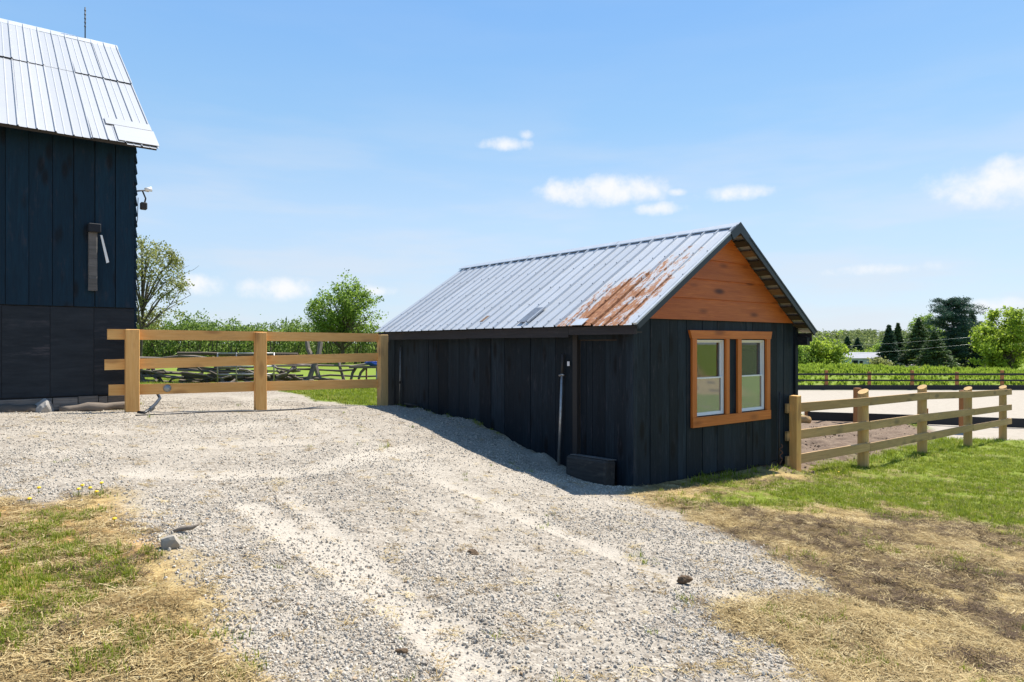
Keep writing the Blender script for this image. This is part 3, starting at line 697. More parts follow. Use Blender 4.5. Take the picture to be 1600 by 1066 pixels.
# things by the shed
x, y, z = shed_w(-.16, .62); st = rock_geo(.16, .42, .17, 5, 2, .1)
blk = thing('timber_block', 'squared weathered timber block lying below the shed door', 'timber', (x, y, z), UA)
o = box('beam', -.12, .11, -.36, .52, -.16-z, .30-z, M['block'], blk, .03); o.rotation_euler = (R(-2), R(5), R(-3)); o = box('pale_top', -.05, .113, -.35, .50, .307-z, .317-z, M['sill'], blk); o.rotation_euler = (R(-2), R(5), R(-3))  # paler sheet gives the block a lighter top
pole = thing('metal_pole', 'rusty steel pole with a clamp leaning upright beside the shed door', 'pole', shed_w(-.10, 1.46), UA)
z0 = pole.location.z
tube('shaft', [(0, 0, -.1), (.03, -.05, 1.42)], .024, M['galv'], pole); tube('upper_rod', [(.03, -.05, 1.40), (.04, -.06, 1.76)], .022, M['iron'], pole); tube('clamp', [(-.01, -.02, 1.42), (.03, -.06, 1.44), (.03, -.09, 1.43)], .018, M['galv'], pole)
rod = thing('thin_rod', 'thin rusty rod standing against the far end of the shed side wall', 'rod', shed_w(-.06, wall_t(628)))
tube('shaft', [(0, 0, -.1), (.02, .01, 1.35)], .011, M['galv'], rod); tube('cap', [(.009, .004, .54), (.010, .005, .60)], .022, M['iron'], rod)
bar = thing('iron_bar', 'thin iron bar leaning on the gable wall right of the window', 'iron bar', shed_w(3.50, -.17))
tube('shaft', [(0, 0, -.02), (.06, .11, 1.30)], .014, M['iron'], bar)
rp = []
for k in range(26):
    a = k*.9; rp.append((.035+.02*math.sin(a)-.05*(k > 18)*(k-18)/8, .0+.018*math.cos(a*1.3)-.02, .42-.017*k))
tube('rope', rp, .009, M['rust_rope'], bar, 5); tube('rope', [(.03, -.02, .05), (-.12, -.1, .02), (-.25, -.06, .06), (-.32, -.02, .02)], .009, M['rust_rope'], bar, 5)
dp = thing('black_downpipe', 'crumpled black plastic pipe hanging at the far eave corner of the shed', 'pipe', shed_w(-.17, SL-.1))
zz = 2.2-dp.location.z
tube('pipe', [(.05, .02, zz-.02), (-.05, -.02, zz-.12), (-.04, 0, zz-.3), (.02, .0, zz-.45), (.03, .02, .6), (.0, 0, .25), (.02, -.06, -.05)], [.06, .075, .055, .045, .045, .055, .05], M['black_pvc'], dp)
pip = thing('dark_pipe', 'thin dark pipe lying on the heaped gravel at the shed wall', 'pipe', shed_w(-.12, wall_t(640)))
d = Vector(shed_w(-.14, wall_t(662)))-pip.location; tube('pipe', [(0, 0, .06), d+Vector((0, 0, .05))], .016, M['iron'], pip)

# ------------------------------------------------------------------ the barn
BX, BY = -6.75, 12.2
barn = thing('barn', 'tall blue-black barn of upright boards with grey steel roof at left edge', 'barn', (BX, BY, 0), UA)
def bu(px): r = (px-CX)/F; return (BX-BY*r)/(UY*r-UX)       # metres along the barn front from its right corner (negative)
def bz(px, py): k = bu(px); Y = BY+UY*k; return CZ + (HY-py)*Y/F
BL = 9.0; BD = 8.7; BEZ = 5.62; BRZ = 8.86; BE = .42; BR = .32
zs = bz(120, 480); ztop = BEZ+.03; zb = bz(120, 622)
fw = part('front_wall', barn); be = [bu(p) for p in (210,180,148,115,81.6,45,8.4)]
while be[-1] > -BL: be.append(be[-1]-.33)
for a, b in zip(be[:-1], be[1:]):
    d = rs.uniform(0, .015); g = rs.uniform(.003, .007)
    box('board', b+g, a-g, -.012-d, .03, zs+.012, ztop, M['navy_barn'], fw)
box('backing', -BL, -.01, .035, .08, zb, ztop, M['iron'], fw)
lw_ = part('lower_panel', barn); le = [0, -.62, -1.25, -1.9, -2.7, -4, -6, -BL]
for a, b in zip(le[:-1], le[1:]): box('panel', b+.003, a-.003, -.01-rs.uniform(0, .006), .03, zb+.04, zs-.006, M['tar'], lw_)
sb = part('sill', barn); se = [-.05, -.42, -.56, -.86, -1.22, -2.2, -4, -BL]
for a, b in zip(se[:-1], se[1:]): box('sill_board', b+.006, a-.006, -.06-rs.uniform(0, .03), .05, zb-.17-rs.uniform(0, .02), zb+.03-rs.uniform(0, .02), M['sill'], sb)
ew = part('end_wall', barn); z = zb
while z < BRZ-.5:
    z1 = z+.21
    y0, y1 = (0, BD) if z1 < BEZ else (max(0, (z1-BEZ)/(BRZ-BEZ)*(BD/2)), BD-max(0, (z1-BEZ)/(BRZ-BEZ)*(BD/2)))
    v = [(0,y0+.01,z),(.055,y0+.01,z-.015),(.02,y0+.01,z1),(0,y0+.01,z1),(0,y1,z),(.055,y1,z-.015),(.02,y1,z1),(0,y1,z1)]
    mesh_obj('lap_board', v, [(0,1,2,3),(7,6,5,4),(1,5,6,2),(0,4,5,1),(2,6,7,3)], M['navy_barn'], ew); z = z1-.02
box('rear_wall', -BL, 0, BD-.04, BD, zb, BEZ, M['navy_barn'], barn); box('far_end_wall', -BL-.04, -BL-.003, 0, BD, zb, BEZ, M['navy_barn'], barn)
brf = part('roof', barn)
def bs(s, x, l=0, back=False):
    ey, ez = -BE, BEZ-.18
    dy, dz = ey-BD/2, ez-BRZ; ln = math.hypot(dy, dz); dy /= ln; dz /= ln
    y = BD/2+dy*s; zz = BRZ+dz*s; ny_, nz_ = dz, -dy
    if nz_ < 0: ny_, nz_ = -ny_, -nz_
    y += ny_*l; zz += nz_*l
    return (x, BD-y if back else y, zz)
BLn = math.hypot(BE+BD/2, BRZ-BEZ+.18)
for back in (False, True):
    for row, (s0, s1, lf) in enumerate(((.0, 2.55, .030), (2.47, BLn+.02, .012))):
        x = BR; k = 0
        while x > -BL-.2:
            xw = .5; x0 = x-xw; prof = [(x, 0)]
            for c_ in (x-.02, x-.145, x-.27, x-.395):
                hh = .020 if c_ in (x-.02, x-.27) else .006
                prof += [(c_+.012, 0), (c_+.006, hh), (c_-.006, hh), (c_-.012, 0)]
            prof += [(x0-.0, 0)]; j = rs.uniform(-.02, .025); V = []; tl = rs.uniform(-.004, .006)
            for q in range(4):
                s = s0+(s1+j-s0)*q/3
                for (px_, l) in prof: V.append(bs(s, px_, lf+l+tl+(.01*math.sin(k*2.1) if q == 3 else 0), back))
            m_ = len(prof); Fc = [(q*m_+i, q*m_+i+1, (q+1)*m_+i+1, (q+1)*m_+i) for q in range(3) for i in range(m_-1)]
            mesh_obj('roof_sheet', V, Fc, M['barn_roof'], brf); x = x0; k += 1
    v = [bs(s, x, l, back) for s in (.05, BLn-.03) for x in (-BL-.15, BR-.03) for l in (-.05, .0)]
    mesh_obj('roof_deck', v, BOXF, M['iron'], brf)
V = [(BR+.01, BD/2-.2, BRZ-.10), (BR+.01, BD/2, BRZ+.055), (BR+.01, BD/2+.2, BRZ-.10), (-BL-.2, BD/2-.2, BRZ-.10), (-BL-.2, BD/2, BRZ+.055), (-BL-.2, BD/2+.2, BRZ-.10)]
mesh_obj('ridge_cap', V, [(0,1,4,3),(1,2,5,4)], M['ridge'], brf)
for (xa, xb, sa, sb_) in ((-.42, .31, BLn-1.02, BLn-.72), (-.30, .33, BLn-.70, BLn-.03)):
    v = [bs(s, x, l) for s in (sa, sb_) for x in (xa, xb) for l in (.036, .044)]; mesh_obj('roof_patch', v, BOXF, M['barn_roof'], brf)
# lightning rod
lr = part('lightning_rod', barn); kx = bu(133)+2.2*0; 
r_ = (133-CX)/F
k_ = (BX-UY*BD/2 - r_*(BY+UX*BD/2))/(r_*UY-UX)
tube('rod', [(k_, BD/2, BRZ+.03), (k_, BD/2, BRZ+.75)], .012, M['iron'], lr, 6)
for i in range(5): tube('collar', [(k_, BD/2, BRZ+.3+.09*i), (k_, BD/2, BRZ+.33+.09*i)], .018, M['iron'], lr, 6)
# bracket timber and white strip on the wall
kb = bu(144); zt_, zb_ = bz(144, 350), bz(144, 455)
br = thing('wall_bracket', 'weathered timber bracket with white hanging strip on the barn wall', 'bracket', (BX+UX*kb, BY+UY*kb, zb_), UA); H = zt_-zb_
o = box('post', -.065, .065, -.11, -.03, 0, H-.04, M['sill'], br, .012); box('cap', -.075, .115, -.17, -.03, H-.16, H-.01, M['navy_x'], br, .012)
prism('lower_block', [(-.075, 0), (.065, 0), (.06, .22), (-.07, .20)], 'y', -.13, -.112, M['sill'], br)
v = [(.105, -.14, H-.20), (.135, -.14, H-.20), (.235, -.16, H-.66), (.195, -.16, H-.68)]; v += [(a, b+.018, c) for a, b, c in v]
mesh_obj('white_strip', v, [(0,1,2,3),(7,6,5,4),(0,4,5,1),(1,5,6,2),(2,6,7,3),(3,7,4,0)], M['white_paint'], br)
# flood lamp at the barn corner
fz_ = bz(214, 300)
fl = thing('flood_light', 'small twin flood light fixed to the barn corner under the eave', 'light', (BX+UX*.03, BY+UY*.03, fz_), UA)
tube('arm', [(0, .05, .02), (.12, .0, .04), (.20, -.02, .03)], .014, M['galv'], fl); tube('lamp_head', [(.13, -.05, .05), (.24, -.05, .07)], [.03, .045], M['white_vinyl'], fl)
tube('arm', [(.10, 0, .03), (.15, -.01, -.1), (.13, -.01, -.2)], .014, M['iron'], fl); box('lamp_head', .06, .17, -.07, .03, -.31, -.18, M['iron'], fl, .015)
tube('cable', [(.03, .0, -.1), (.02, .0, -.5), (.0, -.02, -.6)], .006, M['iron'], fl, 5)
# foundation stones and logs under the sill
def on_barn(px, py, off): k = bu(px); return BX+UX*k+UY*off, BY+UY*k-UX*off
for (px, wd, hg, nm, lab, cat, seed) in ((150, 1.05, .17, 'foundation_log', 'long grey log under the barn sill beside the gate post', 'log', 3), (65, .26, .25, 'foundation_stone', 'blocky grey stone under the barn sill between two logs', 'stone', 8), (14, .72, .24, 'foundation_log', 'thick grey log end under the barn sill at photo left edge', 'log', 9)):
    x, y = on_barn(px, 0, .10); k = bu(px); 
    if nm == 'foundation_stone':
        V, Fc = rock_geo(wd*.66, .22, hg*.8, seed, 3); o = mesh_obj(nm, V, Fc, M['stone'], None); zc = bz(px, 640)
    else:
        pts = []; rr_ = []
        for q in range(9):
            f_ = q/8-.5; pts.append((f_*wd*1.02, .02*math.sin(q*2+seed), .012*math.sin(q*1.7+seed))); rr_.append(hg*.5*(.92+.14*math.sin(q*1.3+seed)) * (.86 if q in (0, 8) else 1))
        V, Fc = tube_geo(pts, rr_, 10); o = mesh_obj(nm, V, Fc, M['grey_log'], None, True); zc = bz(px, 636 if px > 100 else 643)
    o.location = (x, y, zc); o.rotation_euler = (0, 0, UA); tag(o, lab, cat)

# ------------------------------------------------------------------ board fence between barn and shed
GXp = [(-6.56, 11.77), (-4.85, 13.1), (-2.80, 14.69)]
gx0, gy0 = GXp[0]; ga = math.atan2(GXp[2][1]-gy0, GXp[2][0]-gx0); glen = math.hypot(GXp[2][0]-gx0, GXp[2][1]-gy0)
gate = thing('board_fence', 'new three-rail cedar board fence between the barn and the shed', 'fence', (gx0, gy0, 0), ga)
for i, (x, y) in enumerate(GXp):
    s = (x-gx0)*math.cos(ga)+(y-gy0)*math.sin(ga); zg = g1(x, y)
    if i < 2: box('post', s-.105, s+.105, -.13, .0, zg-.2, 2.245 if i == 0 else 2.215, M['cedar_z'], gate, .008)
    else: box('post', s-.09, s+.09, -.12, .06, zg-.2, 2.19, M['rail_z'], gate, .008)  # darker wood puts the shed-side post's shade into its colour
for (zl, zr, x0, hgt) in ((2.245, 2.215, -.36, .178), (1.735, 1.80, -.40, .178), (1.295, 1.235, -.34, .182)):
    s1 = glen-.085
    def zt(s): return zl+(zr-zl)*s/glen
    mid = (GXp[1][0]-gx0)*math.cos(ga)+(GXp[1][1]-gy0)*math.sin(ga)
    for a, b, dd in ((x0, mid-.004, 0), (mid+.004, s1, 0)):
        v = [(s, yy_, zt(s)-h_) for s in (a, b) for yy_ in (.004, .046) for h_ in (hgt, 0)]; mesh_obj('rail', v, BOXF, M['cedar_x'], gate)
kz = 1.205
dsc = thing('round_disc', 'small grey metal disc on the lowest rail near the barn', 'disc', (gx0+math.cos(ga)*.56, gy0+math.sin(ga)*.56, kz), ga)
tube('plate', [(0, -.002, 0), (0, -.014, 0)], .062, M['disc'], dsc, 20); tube('rim', [(0, -.001, 0), (0, -.010, 0)], .066, M['galv'], dsc, 20)
def hose(name, label, cat, pix, lift, rad, mat=None):
    pts = []
    for (px, py, dz) in pix: x, y = hit(px, py); pts.append(Vector((x, y, g1(x, y)+dz+rad*.6)))
    o = thing(name, label, cat, pts[0]); tube('hose', [p-pts[0] for p in pts], rad, mat or M['black_pvc'], o); return o
hose('black_hose', 'black plastic hose end curling up beside the barn-side gate post', 'hose', [(216,646,0),(225,647,0),(233,644,.02),(243,640,.08),(250,637,.16),(246,634,.22),(238,634,.27)], 0, .028)
hose('fence_shadow_strip', 'thin black strip on the gravel standing in for the board fence shadow', 'cable', [(212,650,.0),(260,648,0),(330,645,.01),(400,643,0),(470,640,0),(540,638,0),(585,637,0)], 0, .012)  # black tube laid on the ground as the rails' cast shadow
x, y = GXp[0]; cab = thing('steel_cable', 'black upright cable beside the barn-side fence post', 'cable', (x+.12, y-.02, g1(x, y)), 0); tube('cable', [(0, 0, 0), (.02, 0, .5), (-.01, .01, .62)], .012, M['iron'], cab)

# ------------------------------------------------------------------ paddock fence right of the shed
FP = [(5.02, 12.1), (7.2, 13.8), (9.45, 15.55), (12.18, 18.07), (14.57, 20.1)]
FT = [1.02+.06, 1.09+.0, 1.07, .87+.0, .78]           # post top heights (world z)
RT = [.935, .915, .895, .735, .645]                    # top of the top rail at each post
pf = thing('paddock_fence', 'weathered three-rail paddock fence running right from the shed corner', 'fence', (FP[0][0], FP[0][1], 0))
ox, oy = FP[0]
for i, (x, y) in enumerate(FP):
    zg = g1(x, y); x -= ox; y -= oy
    if i == 0:
        o = box('post', -.075, .075, -.075, .075, zg-.2, FT[0], M['cedar_z'], pf, .008); o.rotation_euler = (0, 0, UA)
    else:
        r0 = [0, .105, .10, .10, .10][i]; x2, y2 = x-UY*-.12, y+UX*.12
        n_ = 14; V = [];
        for zq, sc_ in ((zg-.2, 1.03), (zg+.5, 1.0), (FT[i]-.06, .95)):
            for q in range(n_):
                t = 2*math.pi*q/n_; dz = .05*math.cos(t-.5) if zq == FT[i]-.06 else 0
                V.append((x-UY*.10+r0*sc_*math.cos(t), y+UX*.10+r0*sc_*math.sin(t), zq+dz))
        Fc = [(a*n_+q, a*n_+(q+1) % n_, (a+1)*n_+(q+1) % n_, (a+1)*n_+q) for a in range(2) for q in range(n_)] + [tuple(range(2*n_, 3*n_))]
        mesh_obj('post', V, Fc, M['rail_z'], pf)
for ri, off in enumerate((0, .49, .93)):
    for i in range(4):
        (x0, y0), (x1, y1) = FP[i], FP[i+1]; d = Vector((x1-x0, y1-y0, 0)).normalized(); nrm = Vector((-d.y, d.x, 0))
        if i == 0: p0 = Vector((x0, y0, 0)) - d*.16 + nrm*.08
        else: p0 = Vector((x0, y0, 0)) - nrm*.02 + d*.004
        p1 = Vector((x1, y1, 0)) - nrm*.02 - d*.004 + (d*.35 if i == 3 else Vector())
        if i == 0: p0 = Vector((x0, y0, 0)) - d*.16 - nrm*.0 + nrm*.08
        z0, z1 = RT[i]-off*(1 if i < 3 else .95), RT[i+1]-off*(.98 if i < 2 else .93); hh = .165
        th = .045; L_ = (p1-p0); ln = L_.length; o = mesh_obj('rail', [(a, b, c) for a in (0, ln) for b in (-th/2, th/2) for c in ((-hh, 0))], BOXF, M['rail_x'], pf)
        sl = (z1-z0)/ln
        for v in o.data.vertices: v.co.z += sl*v.co.x
        o.location = (p0.x-ox, p0.y-oy, z0); o.rotation_euler = (0, 0, math.atan2(L_.y, L_.x))

x, y = hit(1262, 662); lg = thing('sawn_log', 'short sawn log lying end-on behind the paddock fence', 'log', (x, y, g1(x, y)+.12), R(100))
tube('log', [(-.02, 0, 0), (.5, .05, 0)], .15, M['rail_x'], lg, 14)

# ------------------------------------------------------------------ riding arena fences
def arena_fence(name, label, pts, posts, rails):
    o = thing(name, label, 'fence', (pts[0][0], pts[0][1], 0)); ax_, ay_ = pts[0]
    P = [Vector((p[0]-ax_, p[1]-ay_, 0)) for p in pts]; cum = [0]
    for a, b in zip(P[:-1], P[1:]): cum.append(cum[-1]+(b-a).length)
    def at(s):
        for i in range(len(P)-1):
            if s <= cum[i+1] or i == len(P)-2:
                q = P[i].lerp(P[i+1], (s-cum[i])/(cum[i+1]-cum[i])); return q, (P[i+1]-P[i]).normalized()
    s = 0; step = posts[0]; ss = []
    while s <= cum[-1]+.01: ss.append(s); s += step
    for s in ss:
        q, d = at(s); zg = g1(q.x+ax_, q.y+ay_); pw = .09; o2 = box('post', -pw, pw, -pw, pw, zg-.1, zg+posts[1]+.06*math.sin(s*3), M['arena_z'], o); o2.location = (q.x, q.y, 0); o2.rotation_euler = (0, 0, math.atan2(d.y, d.x))
    for (hb, ht) in rails:
        for a, b in zip(ss[:-1], ss[1:]):
            qa, d = at(a); qb, _ = at(b); n_ = Vector((d.y, -d.x, 0))*.115
            za, zb2 = g1(qa.x+ax_, qa.y+ay_), g1(qb.x+ax_, qb.y+ay_)
            v = []
            for q, zg in ((qa, za), (qb, zb2)):
                for e in (n_, n_*1.35):
                    for h_ in (hb, ht): v.append((q.x+e.x, q.y+e.y, zg+h_))
            mesh_obj('rail', v, BOXF, M['black_board'], o)
    return o
arena_fence('arena_fence', 'black-railed fence along the far side of the sand arena', [(4, 50), (30, 50.5), (62, 48.5)], (3.2, 1.38), ((.0, .36), (.64, .76), (1.08, 1.22)))
arena_fence('arena_kickboard', 'low black kickboard with brown posts along the near side of the arena', [(10.9, 25.2), (17.0, 23.5), (27, 21.9)], (3.85, .62), ((.02, .34),))
for px, py, hgt in ((1340, 664, 1.3), (1506, 676, 1.35)):
    x, y = hit(px, py); o = thing('arena_post', 'brown square post standing at the arena edge, %s of two' % ('left' if px < 1400 else 'right'), 'post', (x, y, g1(x, y)), .5, 'single posts at the arena edge')
    box('shaft', -.10, .10, -.10, .10, -.1, hgt-.04, M['arena_z'], o); prism('cap', [(-.10, hgt-.04), (.10, hgt-.04), (.08, hgt), (-.08, hgt)], 'y', -.10, .10, M['arena_z'], o)

# ------------------------------------------------------------------ split-rail fence, tube gate and trestle beyond the drive
def log_between(name, a, b, r, parent, org, mat='grey_log', seed=0):
    a = Vector(a)-org; b = Vector(b)-org; rl = random.Random(seed); L_ = b-a; ln = L_.length
    pts = []; rr_ = []
    for q in range(5): pts.append((ln*q/4, rl.uniform(-.07, .07), rl.uniform(-.06, .06))); rr_.append(r*rl.uniform(.8, 1.15))
    V, Fc = tube_geo(pts, rr_, 6); o = mesh_obj(name, V, Fc, M[mat], parent); o.location = a; o.rotation_mode = 'QUATERNION'; o.rotation_quaternion = L_.to_track_quat('X', 'Z'); return o
def P3(px, Y, dz=0):
    X = (px-CX)/F*Y; return Vector((X, Y, g1(X, Y)+dz))
for si, (pxa, pxb, Ya, lab) in enumerate(((120, 300, 24.5, 'tumbled split-rail fence section nearest the barn'), (300, 470, 24, 'tumbled split-rail fence section behind the grey tube gate'), (470, 640, 24.5, 'split-rail fence section with tall crossed stakes near the shed'))):
    org = P3(pxa, Ya); f = thing('split_rail_fence', lab, 'fence', org, 0, 'old split-rail fence sections')
    for k in range(14 if si < 2 else 5):
        dz = .06+k*.072 if si < 2 else (.1, .2, .3, .62, .74)[k]; a = P3(pxa-12+rs.uniform(-12, 12), Ya+rs.uniform(-.4, .4), dz+rs.uniform(-.05, .15)); b = P3((pxb if k % 3 else (pxa+pxb)/2)+rs.uniform(-16, 20), Ya+rs.uniform(-.4, .4), dz+rs.uniform(-.2, .2))
        log_between('rail', a, b, rs.uniform(.03, .06), f, org, seed=si*20+k)
    if si < 2:
        for k in range(16):
            p = rs.uniform(pxa, pxb); q = p+rs.choice((-1, 1))*rs.uniform(18, 60); h0 = rs.uniform(.05, .7)
            log_between('broken_rail', P3(p, Ya+rs.uniform(-.6, .3), h0), P3(q, Ya+rs.uniform(-.6, .3), max(.05, h0+rs.uniform(-.45, .45))), rs.uniform(.025, .05), f, org, seed=100+si*20+k)
    stakes = [[(180, 205), (232, 212), (214, 240), (258, 226)], [(322, 345), (352, 330), (430, 405)], [(506, 476), (476, 503), (540, 528)]][si]
    for k, (p, q) in enumerate(stakes):
        tall = 1.85 if si == 2 and k < 2 else 1.0; log_between('stake', P3(p, Ya-.25*(k % 2), -.1), P3(q, Ya+.2, tall - (.25 if si == 2 and k == 1 else 0)), .095 if si == 2 and k < 2 else .06, f, org, seed=50+si*5+k)
org = P3(340, 22.6); tg = thing('tube_gate', 'grey steel tube gate standing open before the split-rail fence', 'gate', org)
d = P3(428, 23.0)-org
for h_ in (.15, .42, .68, .92, 1.12): tube('bar', [Vector((0, 0, h_)), Vector((d.x, d.y, h_))], .025, M['galv'], tg, 6)
for f_ in (0, .33, .66, 1): tube('upright', [Vector((d.x*f_, d.y*f_, .12)), Vector((d.x*f_, d.y*f_, 1.14))], .025, M['galv'], tg, 6)
org = P3(560, 23); trs = thing('trestle', 'low grey wood trestle in the grass left of the shed', 'trestle', org)
for (a, b) in (((-.35, 0, -.05), (-.1, .1, .72)), ((-.05, .15, -.05), (.2, 0, .72))): log_between('leg', org+Vector(a), org+Vector(b), .05, trs, org, seed=3)
box('top', -.3, .75, -.08, .12, .70, .78, M['grey_log'], trs); tube('leg', [(.62, 0, -.05), (.62, 0, .70)], .03, M['galv'], trs, 6); tube('leg', [(.25, .1, -.05), (.25, .1, .70)], .03, M['rust_rope'], trs, 6)
V, Fc = rock_geo(.30, .16, .10, 4, 3, .5); o = mesh_obj('tarp_bundle', V, Fc, M['blue_tarp'], None, True); o.location = org+Vector((.5, 0, .86)); tag(o, 'crumpled blue tarp lying on the grey trestle', 'tarp')

# ------------------------------------------------------------------ loose stones on the drive
for (px, py, s, sd, mat, nm, lab) in ((266, 856, (.075, .055, .068), 23, 'lime', 'loose_stone', 'pale angular limestone chunk lying on gravel near the grass edge'),
                                     (884+4, 656, (.0,0,0), 0, None, None, None)):
    if not nm: continue
    x, y = hit(px, py); V, Fc = rock_geo(*s, sd, 2, .06); o = mesh_obj(nm, V, Fc, M[mat]); o.location = (x, y, g1(x, y)+.03); o.rotation_euler = (.1, 0, .7); tag(o, lab, 'stone')
x, y = hit(290, 834); o = mesh_obj('bark_strip', *(lambda g: (g[0], g[1]))(tube_geo([(-.09, -.03, .02), (-.03, 0, .035), (.04, .015, .04), (.085, .035, .06)], [.006, .018, .017, .003], 7)), M['grey_log'], None, True); o.location = (x, y, g1(x, y)); tag(o, 'curved grey bark strip lying just behind the pale stone chunk', 'bark')
for (px, py, r, sd, lab) in ((740, 866, .045, 1, 'small dark earth clod alone in the middle of the drive'), (1070, 910, .055, 2, 'matted brown clod on the gravel at the straw edge'), (627, 1020, .03, 3, 'flat brown clod in the stony foreground of the drive')):
    x, y = hit(px, py); V, Fc = rock_geo(r*1.1, r*.8, r*.6, sd+40, 3, .6); o = mesh_obj('earth_clod', V, Fc, M['manure']); o.location = (x, y, g1(x, y)+r*.3); tag(o, lab, 'clod', 'clods on the drive')

for px, py in ((158,764),(128,768),(178,822),(140,772),(122,774),(60,772),(150,778),(45,790),(1310,742)):
    x, y = hit(px, py); o = thing('dandelion', {178: 'lone yellow dandelion in the straw left of the pale stone chunk', 1310: 'lone yellow dandelion in the lawn below the paddock fence', 60: 'yellow dandelion standing off to the left on the gravel edge', 45: 'leftmost yellow dandelion low in the grass edge'}.get(px, 'small yellow dandelion in the cluster at the corner of the grass'), 'flower', (x, y, g1(x, y)), 0, 'dandelions'); tube('stem', [(0, 0, -.01), (.005, 0, .05)], .0025, M['leaf_yellow'], o, 5)
    tube('flower_head', [(.005, 0, .045), (.005, -.002, .052), (.005, -.004, .060)], [.006, .017, .012], M['petal'], o, 9)
# ------------------------------------------------------------------ trees
def leaf_mesh(name, pts, size, mat, parent, rng, aspect=.6, flat=0.0, dirs=None):
    n_ = len(pts); a = rng.normal(size=(n_, 3)); 
    if dirs is not None: a = dirs + a*.35
    a /= np.linalg.norm(a, axis=1)[:,None]; b = rng.normal(size=(n_, 3)); b[:,2] *= (1-flat); b -= a*(a*b).sum(1)[:,None]; b /= np.linalg.norm(b, axis=1)[:,None]
    s = size*rng.uniform(.6, 1.35, size=(n_, 1)); v = np.stack([pts-a*s, pts+b*s*aspect, pts+a*s, pts-b*s*aspect], 1).reshape(-1, 3)
    me = bpy.data.meshes.new(name); me.vertices.add(len(v)); me.vertices.foreach_set('co', v.astype(np.float32).ravel())
    me.loops.add(n_*4); me.loops.foreach_set('vertex_index', np.arange(n_*4, dtype=np.int32)); me.polygons.add(n_); me.polygons.foreach_set('loop_start', np.arange(0, n_*4, 4, dtype=np.int32)); 
    me.update(calc_edges=True)
    at = me.attributes.new('leafrand', 'FLOAT', 'POINT'); at.data.foreach_set('value', np.repeat(rng.random(n_), 4).astype(np.float32)); me.materials.append(mat)
    return link(bpy.data.objects.new(name, me), parent)
def deciduous(name, label, loc, H, Wd, mat, seed, nleaf=14000, leaf=.09, trunk_h=.28, clump=.55, density=1, spread=1.0, group=None, low=.22, twig=3, tr=.026):
    rng = np.random.default_rng(seed); rl = random.Random(seed); t = thing(name, label, 'tree', loc, rl.uniform(0, 6), group)
    geos = []; tips = []
    def grow(p, d, ln, r, lev):
        n_ = 4; pts = [p]; dd = d.copy()
        for i in range(n_):
            dd = (dd + Vector((rl.uniform(-.2,.2), rl.uniform(-.2,.2), rl.uniform(-.08,.16)))).normalized(); pts.append(pts[-1]+dd*ln/n_)
        geos.append(tube_geo(pts, [r*(1-.45*i/n_) for i in range(n_+1)], 6 if lev < 2 else 4, False))
        if lev >= 3: tips.append(pts[-1]); tips.append(pts[2]); return
        for k in range(rl.choice((3, 4)) if lev else 7):
            q = pts[rl.choice((2, 3, 4)) if lev else rl.choice((1, 2, 3, 4, 4))]; az = rl.uniform(0, 6.28); up = rl.uniform(.15, .9)
            nd = (dd*.5 + Vector((math.cos(az)*spread, math.sin(az)*spread, up*.7))).normalized(); grow(q, nd, ln*rl.uniform(.5, .75), r*.5, lev+1)
    grow(Vector((0, 0, -.2)), Vector((0, 0, 1)), H*trunk_h*1.6, H*tr, 0)
    T = np.array(tips); zlo = H*low
    # fit tips to crown ellipsoid
    T[:,:2] *= (Wd/2)/np.percentile(np.hypot(T[:,0], T[:,1]), 92); mx = np.percentile(T[:,2], 96); mn = T[:,2].min(); T[:,2] = zlo + (T[:,2]-mn)/(mx-mn)*(H*.96-zlo)
    ce = np.array([0, 0, (zlo+H)/2]); rr_ = np.sqrt((T[:,0]/(Wd/2))**2+(T[:,1]/(Wd/2))**2+((T[:,2]-ce[2])/((H-zlo)/2))**2); k = rr_ > 1; T[k] = ce + (T[k]-ce)/rr_[k,None]
    V, Fc = merge(geos); mesh_obj('trunk', V, Fc, M['bark'], t)
    extra = ce + rng.normal(size=(int(60*density), 3))*np.array([Wd*.24, Wd*.24, (H-zlo)*.24])
    tw = [tube_geo([Vector((0, 0, max(H*trunk_h, q[2]*.55))), Vector(q*np.array([.5, .5, .85])), Vector(q)], [H*.007, H*.005, H*.002], 3, False) for q in T[::twig]]
    V, Fc = merge(tw); mesh_obj('branches', V, Fc, M['bark'], t)
    ctr = np.vstack([T, extra]); idx = rng.integers(0, len(ctr), nleaf); sz = rng.uniform(.5, 1.2, len(ctr))*clump
    pts = ctr[idx] + rng.normal(size=(nleaf, 3))*np.array([.5, .5, .38])*sz[idx,None]
    leaf_mesh('crown', pts, leaf, mat, t, rng); return t
